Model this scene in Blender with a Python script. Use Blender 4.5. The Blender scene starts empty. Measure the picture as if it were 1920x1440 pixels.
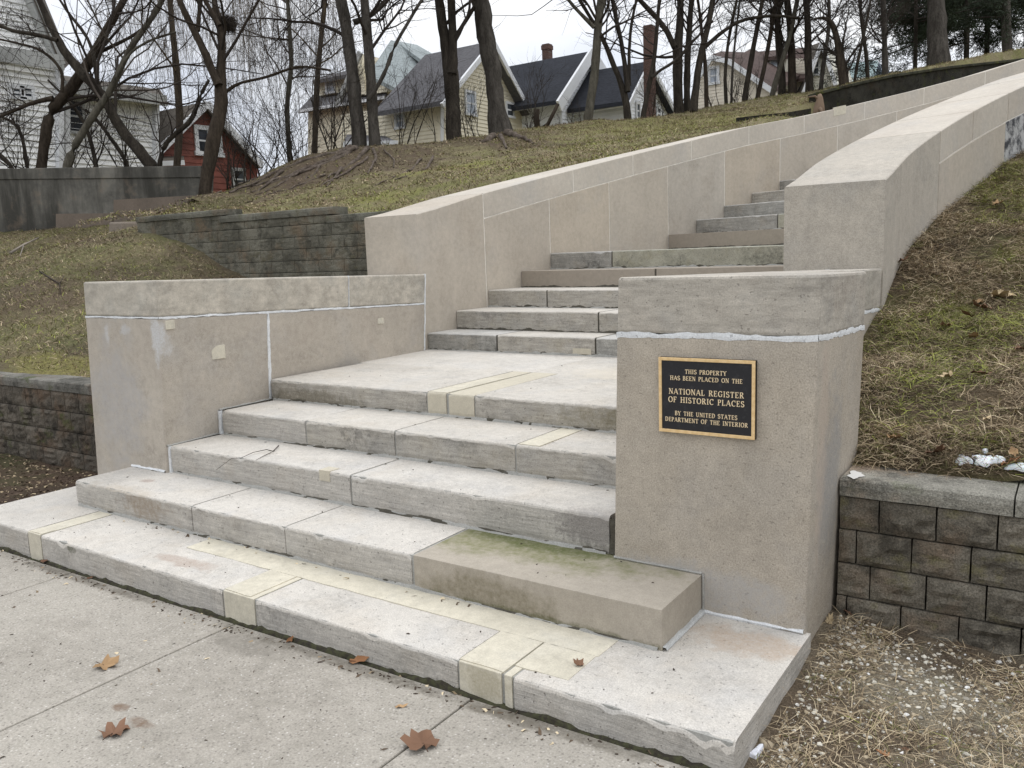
import bpy, bmesh, math, random
import numpy as np
from mathutils import Vector, noise as mnoise

C = bpy.context.scene.collection
R_ = math.radians
rng = np.random.default_rng(11)
random.seed(11)

# ------------------------------------------------------------------ camera, sky, sun, exposure
FOC = 1580.356                     # focal length in pixels of the 1920 x 1440 photograph
PITCH, YAW, ROLL, EYE = R_(8.68), R_(34.236), R_(2.013), 1.663
cp, sp, cyw, syw = math.cos(PITCH), math.sin(PITCH), math.cos(YAW), math.sin(YAW)
FWD = np.array([-syw * cp, cyw * cp, -sp])
_rt = np.array([cyw, syw, 0.0])
_dn = np.cross(FWD, _rt)
RGT = math.cos(ROLL) * _rt + math.sin(ROLL) * _dn
DWN = -math.sin(ROLL) * _rt + math.cos(ROLL) * _dn
EYEP = np.array([0, 0, EYE])
cam = bpy.data.cameras.new('camera')
cam.sensor_width = 36.0
cam.lens = FOC / 1920 * 36.0
cam.clip_end = 2000
cam.clip_start = 0.05
camo = bpy.data.objects.new('camera', cam)
C.objects.link(camo)
from mathutils import Matrix
camo.matrix_world = Matrix([[RGT[i], -DWN[i], -FWD[i], EYEP[i]] for i in range(3)] + [[0, 0, 0, 1]])
bpy.context.scene.camera = camo

W = bpy.data.worlds.new('World')
bpy.context.scene.world = W
W.use_nodes = True
wn, wl = W.node_tree.nodes, W.node_tree.links
wn.clear()
wo = wn.new('ShaderNodeOutputWorld')
SUN_EL, SUN_AZ = R_(66), R_(20)
sky = wn.new('ShaderNodeTexSky')
sky.sky_type = 'NISHITA'
sky.sun_disc = False
sky.sun_elevation = SUN_EL
sky.sun_rotation = SUN_AZ
bg1 = wn.new('ShaderNodeBackground')
bg1.inputs['Strength'].default_value = 0.1
wl.new(sky.outputs[0], bg1.inputs['Color'])
tc = wn.new('ShaderNodeTexCoord')
sx = wn.new('ShaderNodeSeparateXYZ')
wl.new(tc.outputs['Generated'], sx.inputs[0])
# overcast cloud deck: brighter overhead, mottled with grey cloud bellies
mp = wn.new('ShaderNodeMapping')
mp.inputs['Scale'].default_value = (1, 1, 2.6)
wl.new(tc.outputs['Generated'], mp.inputs[0])
nz = wn.new('ShaderNodeTexNoise')
nz.inputs['Scale'].default_value = 3.4
nz.inputs['Detail'].default_value = 6
nz.inputs['Roughness'].default_value = 0.55
wl.new(mp.outputs[0], nz.inputs['Vector'])
cr = wn.new('ShaderNodeValToRGB')
cr.color_ramp.elements[0].position = 0.36
cr.color_ramp.elements[0].color = (0.76, 0.80, 0.89, 1)
cr.color_ramp.elements[1].position = 0.62
cr.color_ramp.elements[1].color = (1.0, 1.0, 1.0, 1)
wl.new(nz.outputs['Fac'], cr.inputs[0])
mr = wn.new('ShaderNodeMapRange')
mr.inputs['From Min'].default_value = 0.0
mr.inputs['From Max'].default_value = 1.0
mr.inputs['To Min'].default_value = 0.80
mr.inputs['To Max'].default_value = 2.25
wl.new(sx.outputs['Z'], mr.inputs['Value'])
bg2 = wn.new('ShaderNodeBackground')
wl.new(cr.outputs[0], bg2.inputs['Color'])
wl.new(mr.outputs[0], bg2.inputs['Strength'])
mxs = wn.new('ShaderNodeMixShader')
mxs.inputs[0].default_value = 0.88
wl.new(bg1.outputs[0], mxs.inputs[1])
wl.new(bg2.outputs[0], mxs.inputs[2])
wl.new(mxs.outputs[0], wo.inputs['Surface'])

sl = bpy.data.lights.new('sun', 'SUN')
sl.energy = 0.7
sl.angle = R_(40)
sl.color = (1.0, 0.97, 0.92)
so = bpy.data.objects.new('sun', sl)
C.objects.link(so)
so.location = (0, 0, 40)
_sd = Vector((math.sin(SUN_AZ) * math.cos(SUN_EL), math.cos(SUN_AZ) * math.cos(SUN_EL), math.sin(SUN_EL)))
so.rotation_euler = _sd.to_track_quat('Z', 'Y').to_euler()

vs = bpy.context.scene.view_settings
vs.view_transform = 'Standard'
vs.look = 'None'
vs.gamma = 1.0
vs.exposure = 0.1

# ------------------------------------------------------------------ measuring helpers
def ray(px, py):
    return FWD + RGT * ((px - 960) / FOC) + DWN * ((py - 720) / FOC)
def atw(px, py, w):                 # the point seen at a photograph pixel, w metres deep
    return EYEP + ray(px, py) * w
def onz(px, py, z):
    d = ray(px, py); return EYEP + d * ((z - EYE) / d[2])
def ony(px, py, y):
    d = ray(px, py); return EYEP + d * (y / d[1])
def onx(px, py, x):
    d = ray(px, py); return EYEP + d * (x / d[0])

# ------------------------------------------------------------------ object helpers
def props(o, label=None, cat=None, group=None, kind=None):
    for k, v in (('label', label), ('category', cat), ('group', group), ('kind', kind)):
        if v: o[k] = v
    return o
def wloc(o):
    p = Vector((0, 0, 0))
    while o:
        p = p + o.location; o = o.parent
    return p
def thing(name, label, cat, loc, group=None):
    o = bpy.data.objects.new(name, None)
    o.empty_display_size = 0.1
    o.location = Vector([float(v) for v in loc])
    C.objects.link(o)
    return props(o, label, cat, group)
def link_mesh(name, me, parent=None):
    o = bpy.data.objects.new(name, me)
    C.objects.link(o)
    if parent is not None: o.parent = parent
    return o
def mesh_np(name, V, Fc, mats, mi=None, smooth=False, parent=None):
    V = np.asarray(V, np.float32).reshape(-1, 3)
    if parent is not None: V = V - np.array(wloc(parent), np.float32)
    Fc = np.asarray(Fc, np.int32)
    me = bpy.data.meshes.new(name)
    me.vertices.add(len(V)); me.vertices.foreach_set('co', V.ravel())
    n, k = Fc.shape
    me.loops.add(n * k); me.loops.foreach_set('vertex_index', Fc.ravel())
    me.polygons.add(n); me.polygons.foreach_set('loop_start', np.arange(0, n * k, k, dtype=np.int32))
    for m in (mats if isinstance(mats, (list, tuple)) else [mats]): me.materials.append(m)
    if mi is not None: me.polygons.foreach_set('material_index', np.asarray(mi, np.int32))
    me.polygons.foreach_set('use_smooth', np.full(n, smooth))
    me.update(calc_edges=True); me.validate()
    return link_mesh(name, me, parent)

class MB:                           # collects pieces and links them as ONE mesh object
    def __init__(s): s.v = []; s.f = []; s.m = []; s.sm = []
    def add(s, vs_, fs_, m=0, smooth=False):
        o = len(s.v)
        s.v += [tuple(float(c) for c in p) for p in vs_]
        for f in fs_:
            s.f.append(tuple(i + o for i in f)); s.m.append(m); s.sm.append(smooth)
    def hexa(s, b4, t4, m=0, bevel=0.0, seg=2):
        vs_ = [Vector([float(c) for c in p]) for p in list(b4) + list(t4)]
        fs_ = [(3, 2, 1, 0), (4, 5, 6, 7), (0, 1, 5, 4), (1, 2, 6, 5), (2, 3, 7, 6), (3, 0, 4, 7)]
        if bevel <= 0:
            s.add(vs_, fs_, m); return
        bm = bmesh.new()
        bv = [bm.verts.new(p) for p in vs_]
        for f in fs_: bm.faces.new([bv[i] for i in f])
        bmesh.ops.bevel(bm, geom=bm.edges[:], offset=bevel, segments=seg, affect='EDGES', profile=0.5)
        bm.verts.index_update()
        s.add([v.co for v in bm.verts], [[v.index for v in f.verts] for f in bm.faces], m)
        bm.free()
    def box(s, x0, x1, y0, y1, z0, z1, m=0, bevel=0.0):
        s.hexa([(x0, y0, z0), (x1, y0, z0), (x1, y1, z0), (x0, y1, z0)],
               [(x0, y0, z1), (x1, y0, z1), (x1, y1, z1), (x0, y1, z1)], m, bevel)
    def prism(s, poly, ext, m=0):   # polygon of 3-D points swept along a vector
        n = len(poly); p = [np.array(q, float) for q in poly]; e = np.array(ext, float)
        s.add(p + [q + e for q in p], [tuple(range(n)), tuple(range(2 * n - 1, n - 1, -1))] +
              [(i, n + i, n + (i + 1) % n, (i + 1) % n) for i in range(n)], m)
    def bar(s, a, b, r, m=0, up=(0, 0, 1), r2=None):   # rectangular bar between two points
        a = np.array(a, float); b = np.array(b, float); d = b - a; d /= np.linalg.norm(d)
        u = np.cross(d, np.array(up, float)); u /= np.linalg.norm(u); v = np.cross(u, d)
        r2 = r if r2 is None else r2
        s.hexa([a - u * r - v * r2, a + u * r - v * r2, b + u * r - v * r2, b - u * r - v * r2],
               [a - u * r + v * r2, a + u * r + v * r2, b + u * r + v * r2, b - u * r + v * r2], m)
    def build(s, name, mats, parent=None):
        off = wloc(parent) if parent is not None else Vector((0, 0, 0))
        me = bpy.data.meshes.new(name)
        me.from_pydata([(p[0] - off.x, p[1] - off.y, p[2] - off.z) for p in s.v], [], s.f)
        for m in (mats if isinstance(mats, (list, tuple)) else [mats]): me.materials.append(m)
        me.polygons.foreach_set('material_index', s.m)
        me.polygons.foreach_set('use_smooth', s.sm)
        me.update()
        return link_mesh(name, me, parent)

# ------------------------------------------------------------------ material helpers
class NT:
    def __init__(s, name, rough=0.9, spec=0.3, metal=0.0):
        s.mat = bpy.data.materials.new(name); s.mat.use_nodes = True
        s.t = s.mat.node_tree; s.b = s.t.nodes['Principled BSDF']
        s.b.inputs['Roughness'].default_value = rough
        s.b.inputs['Metallic'].default_value = metal
        s.b.inputs['Specular IOR Level'].default_value = spec
        s.pos = s.t.nodes.new('ShaderNodeNewGeometry').outputs['Position']
    def n(s, typ, ins=None, **kw):
        nd = s.t.nodes.new(typ)
        for k, v in kw.items(): setattr(nd, k, v)
        for k, v in (ins or {}).items():
            if isinstance(v, bpy.types.NodeSocket): s.t.links.new(v, nd.inputs[k])
            else: nd.inputs[k].default_value = v
        return nd
    def map(s, scale, rot=(0, 0, 0), loc=(0, 0, 0), vec=None):
        return s.n('ShaderNodeMapping', {'Vector': vec or s.pos, 'Scale': scale, 'Rotation': rot, 'Location': loc}).outputs[0]
    def noise(s, scale, detail=4, rough=0.55, vec=None, dist=0.0):
        return s.n('ShaderNodeTexNoise', {'Vector': vec or s.pos, 'Scale': scale, 'Detail': detail, 'Roughness': rough, 'Distortion': dist}).outputs['Fac']
    def ramp(s, fac, lo, hi, a=0.0, b=1.0):
        return s.n('ShaderNodeMapRange', {'Value': fac, 'From Min': lo, 'From Max': hi, 'To Min': a, 'To Max': b}).outputs[0]
    def mth(s, op, a, b=0.0, clamp=False):
        nd = s.n('ShaderNodeMath', {0: a, 1: b}, operation=op); nd.use_clamp = clamp
        return nd.outputs[0]
    def mix(s, fac, a, b, mode='MIX'):
        nd = s.t.nodes.new('ShaderNodeMix'); nd.data_type = 'RGBA'; nd.blend_type = mode
        for i, v in ((0, fac), (6, a), (7, b)):
            if isinstance(v, bpy.types.NodeSocket): s.t.links.new(v, nd.inputs[i])
            elif i == 0: nd.inputs[0].default_value = v
            else: nd.inputs[i].default_value = (*v, 1) if len(v) == 3 else v
        return nd.outputs[2]
    def spot(s, cen, rad, nscale=8, amp=0.6, lo=0.15, hi=0.55):   # stain with its own shape at a place
        m = s.n('ShaderNodeMapping', {'Vector': s.pos, 'Location': tuple(-c / r for c, r in zip(cen, rad)), 'Scale': tuple(1 / r for r in rad)}).outputs[0]
        ln = s.n('ShaderNodeVectorMath', {0: m}, operation='LENGTH').outputs['Value']
        f = s.mth('SUBTRACT', 1.0, ln)
        f = s.mth('ADD', f, s.mth('MULTIPLY', s.mth('SUBTRACT', s.noise(nscale, 8, 0.72), 0.5), amp * 3.2))
        return s.mth('MULTIPLY', s.ramp(f, lo, hi), s.ramp(s.noise(nscale * 7, 4, 0.7), 0.3, 0.62, 0.35, 1.0))
    def done(s, col, height=None, strength=0.3, dist=0.01):
        if isinstance(col, bpy.types.NodeSocket): s.t.links.new(col, s.b.inputs['Base Color'])
        else: s.b.inputs['Base Color'].default_value = (*col, 1)
        if height is not None:
            b = s.n('ShaderNodeBump', {'Height': height, 'Strength': strength, 'Distance': dist})
            s.t.links.new(b.outputs[0], s.b.inputs['Normal'])
        return s.mat

def sc(c, k): return tuple(min(1, x * k) for x in c)
def stone(name, base, var=0.16, warm=None, grey=None, grain=0.12, rough=0.88, bump=0.35, streak=None, pits=0.0, tool=None, soil=0.0, spots=(), seed=0, big=1.3):
    t = NT(name, rough)
    p = t.map((1, 1, 1), loc=(seed * 7.3, seed * 3.1, seed * 1.7))
    col = t.mix(t.ramp(t.noise(big, 8, 0.66, p), 0.36, 0.64), sc(base, 1 - var), sc(base, 1 + var))
    if warm: col = t.mix(t.ramp(t.noise(big * 2.1, 5, 0.6, t.map((1, 1, 1), loc=(31 + seed, 5, 9))), 0.5, 0.72, 0, 0.75), col, warm)
    if grey: col = t.mix(t.ramp(t.noise(big * 1.6, 5, 0.65, t.map((1, 1, 1), loc=(3, 15 + seed, 19))), 0.5, 0.7, 0, 0.75), col, grey)
    if streak:
        st = t.noise(1.0, 5, 0.6, t.map(streak))
        col = t.mix(t.ramp(st, 0.42, 0.66, 0.0, 0.36), col, sc(base, 0.62))
    mid = t.noise(24, 4, 0.65, p)
    col = t.mix(0.5, col, t.mix(t.ramp(mid, 0.3, 0.7), sc(base, 0.82), sc(base, 1.14)))
    fine = t.noise(170, 3, 0.7, p)
    k = t.ramp(fine, 0.3, 0.7, 1 - grain * 1.6, 1 + grain * 1.6)
    col = t.mix(1.0, col, t.n('ShaderNodeCombineColor', {0: k, 1: k, 2: k}).outputs[0], 'MULTIPLY')
    h = t.mth('ADD', t.mth('MULTIPLY', mid, 0.7), t.mth('MULTIPLY', fine, 0.35))
    if tool:                         # fine tooling or saw marks running across the face
        tl = t.noise(1.0, 5, 0.7, t.map(tool)); k2 = t.ramp(tl, .3, .7, .78, 1.2)
        col = t.mix(1.0, col, t.n('ShaderNodeCombineColor', {0: k2, 1: k2, 2: k2}).outputs[0], 'MULTIPLY'); h = t.mth('ADD', h, t.mth('MULTIPLY', tl, 1.2))
    if soil:                         # ragged grime in patches
        sl_ = t.mth('MULTIPLY', t.ramp(t.noise(2.6, 7, .7, t.map((1, 1, 1.5), loc=(seed, 11, 4))), .5, .66), t.ramp(t.noise(38, 5, .75), .38, .6))
        col = t.mix(t.mth('MULTIPLY', sl_, soil), col, sc(base, .36))
    if pits:
        pt = t.ramp(t.noise(75, 2, 0.5, t.map((1, 1, 1), loc=(4, 4, 4))), 0.66, 0.72)
        col = t.mix(t.mth('MULTIPLY', pt, pits), col, sc(base, 0.3))
        h = t.mth('SUBTRACT', h, t.mth('MULTIPLY', pt, 0.8))
    for cen, rad, c, amt, ns in spots:
        col = t.mix(t.mth('MULTIPLY', t.spot(cen, rad, ns), amt), col, c)
    return t.done(col, h, bump, 0.004)

# ------------------------------------------------------------------ stone materials
CREAM = (0.555, 0.515, 0.415)
MOSS = (0.085, 0.10, 0.028)
GRIME = (0.085, 0.075, 0.055)
step_a = stone('step_limestone', (0.525, 0.495, 0.445), 0.11, warm=(0.49, 0.435, 0.36), grey=(0.45, 0.445, 0.435), grain=0.13, pits=0.55, seed=1, bump=.55, soil=.35, big=2.0,
               spots=[((-4.55, 2.60, 0.40), (0.5, 0.16, 0.12), (0.40, 0.345, 0.27), 0.6, 9), ((-3.6, 2.35, 0.24), (0.34, 0.07, 0.05), (0.36, 0.29, 0.24), 0.85, 12),
                      ((-0.95, 2.85, 0.25), (0.28, 0.16, 0.1), (0.42, 0.33, 0.25), 0.8, 10), ((-4.62, 2.85, 0.39), (0.07, 0.05, 0.06), (0.30, 0.22, 0.18), 0.7, 20),
                      ((-1.66, 3.06, 0.50), (0.25, 0.1, 0.14), (0.22, 0.20, 0.19), 0.6, 60)])
step_b = stone('step_limestone_grey', (0.50, 0.468, 0.415), 0.13, warm=(0.46, 0.405, 0.33), grey=(0.41, 0.405, 0.39), grain=0.13, pits=0.55, seed=2, bump=.55, soil=.45, big=2.2,
               spots=[((-1.75, 3.89, 0.78), (0.6, 0.1, 0.12), (0.24, 0.215, 0.15), 0.75, 14), ((-4.4, 3.89, 0.75), (0.5, 0.1, 0.08), GRIME, 0.7, 18),
                      ((-2.3, 5.0, 0.86), (0.8, 0.5, 0.1), (0.56, 0.50, 0.40), 0.55, 4)])
step_c = stone('step_limestone_dark', (0.440, 0.429, 0.402), 0.18, warm=(0.36, 0.31, 0.23), grey=(0.235, 0.235, 0.225), grain=0.14, pits=0.5, seed=3, big=2.4)
step_mossy = stone('step_limestone_mossy', (0.40, 0.395, 0.33), 0.2, warm=(0.30, 0.26, 0.15), grey=(0.20, 0.21, 0.175), grain=0.14, pits=0.6, seed=4, big=3.0)
brownstone = stone('new_brownstone', (0.375, 0.335, 0.275), 0.06, grain=0.08, bump=0.2, seed=5, soil=.15,
                   spots=[((-2.0, 3.03, 0.40), (0.95, 0.34, 0.08), (0.15, 0.155, 0.06), 0.8, 4), ((-1.95, 3.05, 0.40), (0.6, 0.14, 0.08), MOSS, 0.85, 9), ((-1.95, 2.64, 0.28), (0.45, 0.05, 0.12), (0.15, 0.128, 0.075), 0.7, 6),
                          ((-1.7, 2.64, 0.24), (0.75, 0.04, 0.03), (0.10, 0.10, 0.045), 0.75, 12)])
brown_plain = stone('brownstone_riser', (0.30, 0.262, 0.215), 0.06, grain=0.05, bump=0.15, seed=6, big=0.8)
front_a = stone('tooled_shaded_face', (0.435, 0.41, 0.368), 0.14, warm=(0.37, 0.325, 0.265), grey=(0.335, 0.325, 0.305), grain=0.14, pits=0.6, seed=21, bump=.8, soil=.5, tool=(5, 5, 75), big=2.2,
                spots=[((-4.35, 2.64, 0.33), (0.34, 0.08, 0.12), (0.27, 0.22, 0.165), 0.9, 7), ((-4.36, 2.21, 0.21), (0.07, 0.05, 0.035), (0.12, 0.12, 0.085), 0.95, 26), ((-1.66, 3.05, 0.50), (0.3, 0.1, 0.14), (0.17, 0.155, 0.145), 0.85, 40)])  # tooled, soiled riser stone; base also darkened to paint in riser shade
front_b = stone('soiled_shaded_face', (0.375, 0.35, 0.305), 0.14, warm=(0.33, 0.29, 0.21), grey=(0.29, 0.288, 0.275), grain=0.15, pits=0.7, seed=22, bump=.8, soil=.85, tool=(6, 6, 60), big=2.6,
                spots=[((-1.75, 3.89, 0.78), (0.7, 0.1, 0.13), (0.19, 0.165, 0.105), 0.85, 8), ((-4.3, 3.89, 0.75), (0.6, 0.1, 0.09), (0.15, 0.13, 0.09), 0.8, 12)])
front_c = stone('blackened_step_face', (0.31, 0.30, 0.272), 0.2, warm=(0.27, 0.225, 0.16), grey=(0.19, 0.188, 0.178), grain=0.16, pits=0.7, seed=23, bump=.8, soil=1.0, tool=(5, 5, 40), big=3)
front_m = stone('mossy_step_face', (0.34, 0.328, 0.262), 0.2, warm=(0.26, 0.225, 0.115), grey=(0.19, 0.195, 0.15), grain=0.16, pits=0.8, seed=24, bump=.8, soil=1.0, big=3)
cream = stone('cream_repair_mortar', CREAM, 0.11, grey=(0.52, 0.50, 0.44), grain=0.07, pits=0.2, seed=7, bump=0.3, soil=.3, big=3, spots=[((-1.68, 2.21, 0.19), (0.14, 0.06, 0.1), (0.37, 0.33, 0.235), 0.8, 16)])
cream_dull = stone('dull_repair_mortar', (0.48, 0.44, 0.35), 0.08, grain=0.08, seed=8)
mortar_w = stone('white_mortar', (0.68, 0.695, 0.70), 0.12, grey=(0.50, 0.51, 0.52), grain=0.1, bump=0.7, seed=9, big=7, pits=.4)
mortar_g = stone('grey_mortar', (0.33, 0.325, 0.30), 0.2, grain=0.14, bump=0.6, seed=10, big=5)
mortar_c = stone('cream_mortar', (0.76, 0.725, 0.65), 0.10, grey=(0.44, 0.42, 0.38), grain=0.1, bump=0.5, seed=28, big=4)
mortar_b = stone('bluish_mortar', (0.50, 0.51, 0.50), 0.15, grey=(0.36, 0.37, 0.36), grain=0.12, bump=0.6, seed=29, big=7)
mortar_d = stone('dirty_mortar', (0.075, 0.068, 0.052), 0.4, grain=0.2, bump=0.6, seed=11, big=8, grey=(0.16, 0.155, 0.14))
pier_m = stone('pier_limestone', (0.416, 0.369, 0.303), 0.17, grey=(0.35, 0.328, 0.298), warm=(0.352, 0.298, 0.228), grain=0.19, bump=0.6, seed=12, big=1.3, pits=0.3, soil=.2, streak=(5, 5, .45),
               spots=[((-1.2, 3.02, 0.34), (0.55, 0.3, 0.13), (0.375, 0.365, 0.35), 0.7, 6), ((-0.77, 3.3, 0.75), (0.12, 0.22, 0.45), (0.27, 0.265, 0.255), 0.8, 7),
                      ((-0.77, 3.15, 0.9), (0.1, 0.1, 0.6), (0.46, 0.38, 0.31), 0.6, 9)])
pier_cop = stone('pier_coping_limestone', (0.414, 0.381, 0.327), 0.17, tool=(9, 9, 40), soil=.35, warm=(0.36, 0.305, 0.25), grey=(0.29, 0.29, 0.285), grain=0.13, bump=0.5, seed=13, big=2.2, pits=0.5, streak=(2, 2, 22))
wing_m = stone('wing_limestone', (0.440, 0.395, 0.333), 0.17, soil=.4, grey=(0.385, 0.375, 0.36), warm=(0.35, 0.30, 0.25), grain=0.09, bump=0.35, seed=14, big=1.4, streak=(5, 5, 0.7), pits=0.25,
               spots=[((-5.15, 3.0, 0.85), (0.4, 0.3, 0.6), (0.385, 0.375, 0.37), 0.6, 4),
                      ((-4.66, 3.02, 1.24), (0.07, 0.12, 0.20), (0.56, 0.57, 0.575), 0.85, 16), ((-5.2, 3.0, 1.25), (0.05, 0.05, 0.12), (0.52, 0.52, 0.52), 0.8, 18),
                      ((-4.99, 3.0, 1.28), (0.09, 0.05, 0.06), (0.5, 0.5, 0.5), 0.8, 18)])
wing_cop = stone('wing_coping_limestone', (0.462, 0.424, 0.358), 0.18, soil=.45, tool=(8, 8, 16), warm=(0.36, 0.32, 0.27), grey=(0.30, 0.30, 0.275), grain=0.10, bump=0.4, seed=15, big=3.0, pits=0.3)
cheek_m = stone('cheek_limestone', (0.469, 0.418, 0.348), 0.13, soil=.15, pits=.1, grey=(0.38, 0.36, 0.33), warm=(0.36, 0.305, 0.24), grain=0.06, bump=0.22, seed=16, big=0.9, streak=(4, 4, .4))
cheek_b = stone('cheek_limestone_warm', (0.458, 0.400, 0.323), 0.13, grey=(0.38, 0.355, 0.32), grain=0.06, bump=0.25, seed=41, big=1.6, soil=.2, streak=(4, 4, .35))
cheek_c = stone('cheek_limestone_grey', (0.458, 0.417, 0.357), 0.13, warm=(0.36, 0.31, 0.25), grain=0.07, bump=0.25, seed=42, big=1.8, soil=.3, streak=(5, 5, .4))
cheek_cop = stone('cheek_coping_limestone', (0.497, 0.452, 0.386), 0.12, soil=.06, grey=(0.375, 0.37, 0.36), warm=(0.40, 0.345, 0.285), grain=0.07, bump=0.3, seed=17, big=1.2, pits=0.12)
cheek_end = stone('cheek_end_limestone', (0.431, 0.393, 0.334), 0.10, soil=.25, grey=(0.30, 0.295, 0.275), grain=0.14, bump=0.5, seed=18, big=1.5, streak=(16, 16, 1.0), pits=0.25)
flaked = NT('flaking_whitewash', 0.9)
_f = flaked.ramp(flaked.noise(9, 7, 0.72), 0.42, 0.56)
flaked_m = flaked.done(flaked.mix(_f, (0.05, 0.052, 0.058), (0.43, 0.43, 0.42)), flaked.noise(20, 4), 0.5, 0.02)

# ------------------------------------------------------------------ staircase blocks
def fbm(x, s, k=1.0):
    return mnoise.noise(Vector((x * k, s * 5.17, s * 1.31))) + 0.5 * mnoise.noise(Vector((x * k * 2.7, s * 3.3 + 9, 4.0)))
CHIPS = {17: [(-0.99, .05, .012), (-0.86, .05, .020), (-0.79, .02, .02), (-1.18, .03, .008)], 12: [(-4.45, .05, .02)], 14: [(-2.2, .03, .008), (-2.72, .02, .006)], 20: [(-4.95, .06, .016)], 31: [(-3.05, .05, .018), (-2.3, .04, .01)], 30: [(-4.0, .04, .012)], 43: [(-1.75, .1, .015)]}
def block(mb, f, u0, u1, d, z0, z1, m=0, r=0.012, wear=1.0, seed=0, vz=0.0):
    """one stone laid along u, its worn front at v = 0, d deep, from z0 to z1; f maps (u, v, z) to the world"""
    n = max(2, int((u1 - u0) / 0.022)); P = []; Fs = []
    h = z1 - z0
    for i in range(n + 1):
        u = u0 + (u1 - u0) * i / n
        w1, w2 = fbm(u, seed, 3.0), fbm(u, seed + 40, 22)
        chip = max(0.0, fbm(u, seed + 80, 7) - 0.5) * 0.06 + sum(dp * max(0, 1 - abs(u - uc) / wd) ** .6 * (1 + .5 * fbm(u, seed + 3, 30)) for uc, wd, dp in CHIPS.get(seed, ()))
        e = min(1.0, min(i, n - i) / 2.0)
        rr = r * (1 + wear * (0.45 * w1 + 0.55 * w2)) + wear * chip + (1 - e) * 0.006 * wear
        rr = max(0.002, min(rr, h * 0.4)); dv = wear * 0.003 * w2; dz = wear * 0.0035 * w1
        prof = [(0.004 * wear, z0 + wear * 0.007 * (0.5 + w2)), (dv, z0 + h * 0.2), (dv, z0 + h * 0.6), (dv, z1 - rr + dz), (dv + 0.12 * rr, z1 - 0.5 * rr + dz),
                (dv + 0.42 * rr, z1 - 0.13 * rr + dz), (dv + rr, z1 + dz), (rr + 0.35 * (d - rr), z1 + dz + vz * 0.35), (d, z1 + vz), (d, z0)]
        P += [f(u, v, z) for v, z in prof]
    k = 10
    for i in range(n):
        for j in range(k):
            a, b = i * k + j, i * k + (j + 1) % k
            Fs.append((a, b, b + k, a + k))
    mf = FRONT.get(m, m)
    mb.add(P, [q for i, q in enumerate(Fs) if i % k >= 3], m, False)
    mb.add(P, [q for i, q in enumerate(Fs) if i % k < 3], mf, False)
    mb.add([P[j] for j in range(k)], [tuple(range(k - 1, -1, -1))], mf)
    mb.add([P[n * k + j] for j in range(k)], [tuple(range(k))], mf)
def ragged(mb, f, u0, u1, v0, v1, z0, z1, m=0, seed=0, amp=0.3):
    """irregular mortar or grime fillet: v0..v1 proud of the face, z0..z1 high, edge wandering"""
    n = max(2, int((u1 - u0) / 0.03)); P = []; Fs = []
    for i in range(n + 1):
        u = u0 + (u1 - u0) * i / n
        t = max(0.12, 1 + amp * (1.6 * fbm(u, seed, 6) + 0.9 * fbm(u, seed + 3, 25)))
        zz = z0 + (z1 - z0) * t; vv = v1 + (v0 - v1) * max(0.2, min(1.4, 1 + 0.5 * fbm(u, seed + 7, 14)))
        P += [f(u, v1, z0), f(u, vv, z0), f(u, vv + (v1 - vv) * 0.3, z0 + (zz - z0) * 0.7), f(u, v1 - 0.001, zz), f(u, v1 + 0.02, zz)]
    for i in range(n):
        for j in range(4):
            a = i * 5 + j; Fs.append((a, a + 1, a + 6, a + 5))
    mb.add(P, Fs, m)

stairs = thing('stone_staircase', 'pale limestone staircase climbing from the sidewalk between two stone piers and bending right', 'staircase', (-3.1, 2.2, 0.1))
lin = lambda y: (lambda u, v, z: (u, y + v, z))
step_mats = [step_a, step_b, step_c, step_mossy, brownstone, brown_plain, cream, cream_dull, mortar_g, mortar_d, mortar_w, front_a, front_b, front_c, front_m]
FRONT = {0: 11, 1: 12, 2: 13, 3: 14}  # risers darker than treads: tooling, grime and stains, plus some painted shade
SA, SB, SCD, SM, BR, BP, CR, CD, MG, MD, MW = range(11)
def straight_step(name, y, z0, z1, depth, stones, joint=MG, seed=0, grime=True, vz=0.0, **kw):
    mb = MB(); f = lin(y)
    for i, (a, b, m) in enumerate(stones):
        crisp = m in (BR, BP, CR)
        block(mb, f, a + 0.004, b - 0.004, depth, z0, z1, m, 0.003 if crisp else 0.014, 0.15 if crisp else 1.15, seed * 10 + i, vz)
    a, b = stones[0][0], stones[-1][1]
    mb.box(a + 0.012, b - 0.012, y + 0.006, y + depth - 0.004, z0 - 0.012, z1 - 0.004, joint)        # mortar bed filling the joints
    if grime:
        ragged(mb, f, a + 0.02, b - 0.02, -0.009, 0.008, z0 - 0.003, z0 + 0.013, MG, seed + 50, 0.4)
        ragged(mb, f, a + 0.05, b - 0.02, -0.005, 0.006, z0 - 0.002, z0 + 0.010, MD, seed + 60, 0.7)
    return mb.build(name, step_mats, stairs)
def patch(step, pieces, m=CR, name='repair_patch'):
    mb = MB()
    for q, (x0, x1, y0, y1, z0, z1) in enumerate(pieces):       # trowelled edges wander a little
        n = max(3, int((x1 - x0) / .03)); P = []
        for i in range(n + 1):
            x = x0 + (x1 - x0) * i / n; a, b = .005 * fbm(x, q + 300, 14), .005 * fbm(x, q + 320, 14); ex = .004 * fbm(y0 + y1, q + i, 9) if i in (0, n) else 0
            P += [(x + ex, y0 + a, z0), (x + ex, y0 + a, z1), (x - ex, y1 + b, z1), (x - ex, y1 + b, z0)]
        mb.add(P, [(i * 4 + k, i * 4 + (k + 1) % 4, i * 4 + 4 + (k + 1) % 4, i * 4 + 4 + k) for i in range(n) for k in range(4)] + [(3, 2, 1, 0), (n * 4, n * 4 + 1, n * 4 + 2, n * 4 + 3)])
    o = mb.build(name, step_mats[m], step); o['label'] = 'cream coloured mortar repair patch let into the grey stone'
    return o
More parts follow.
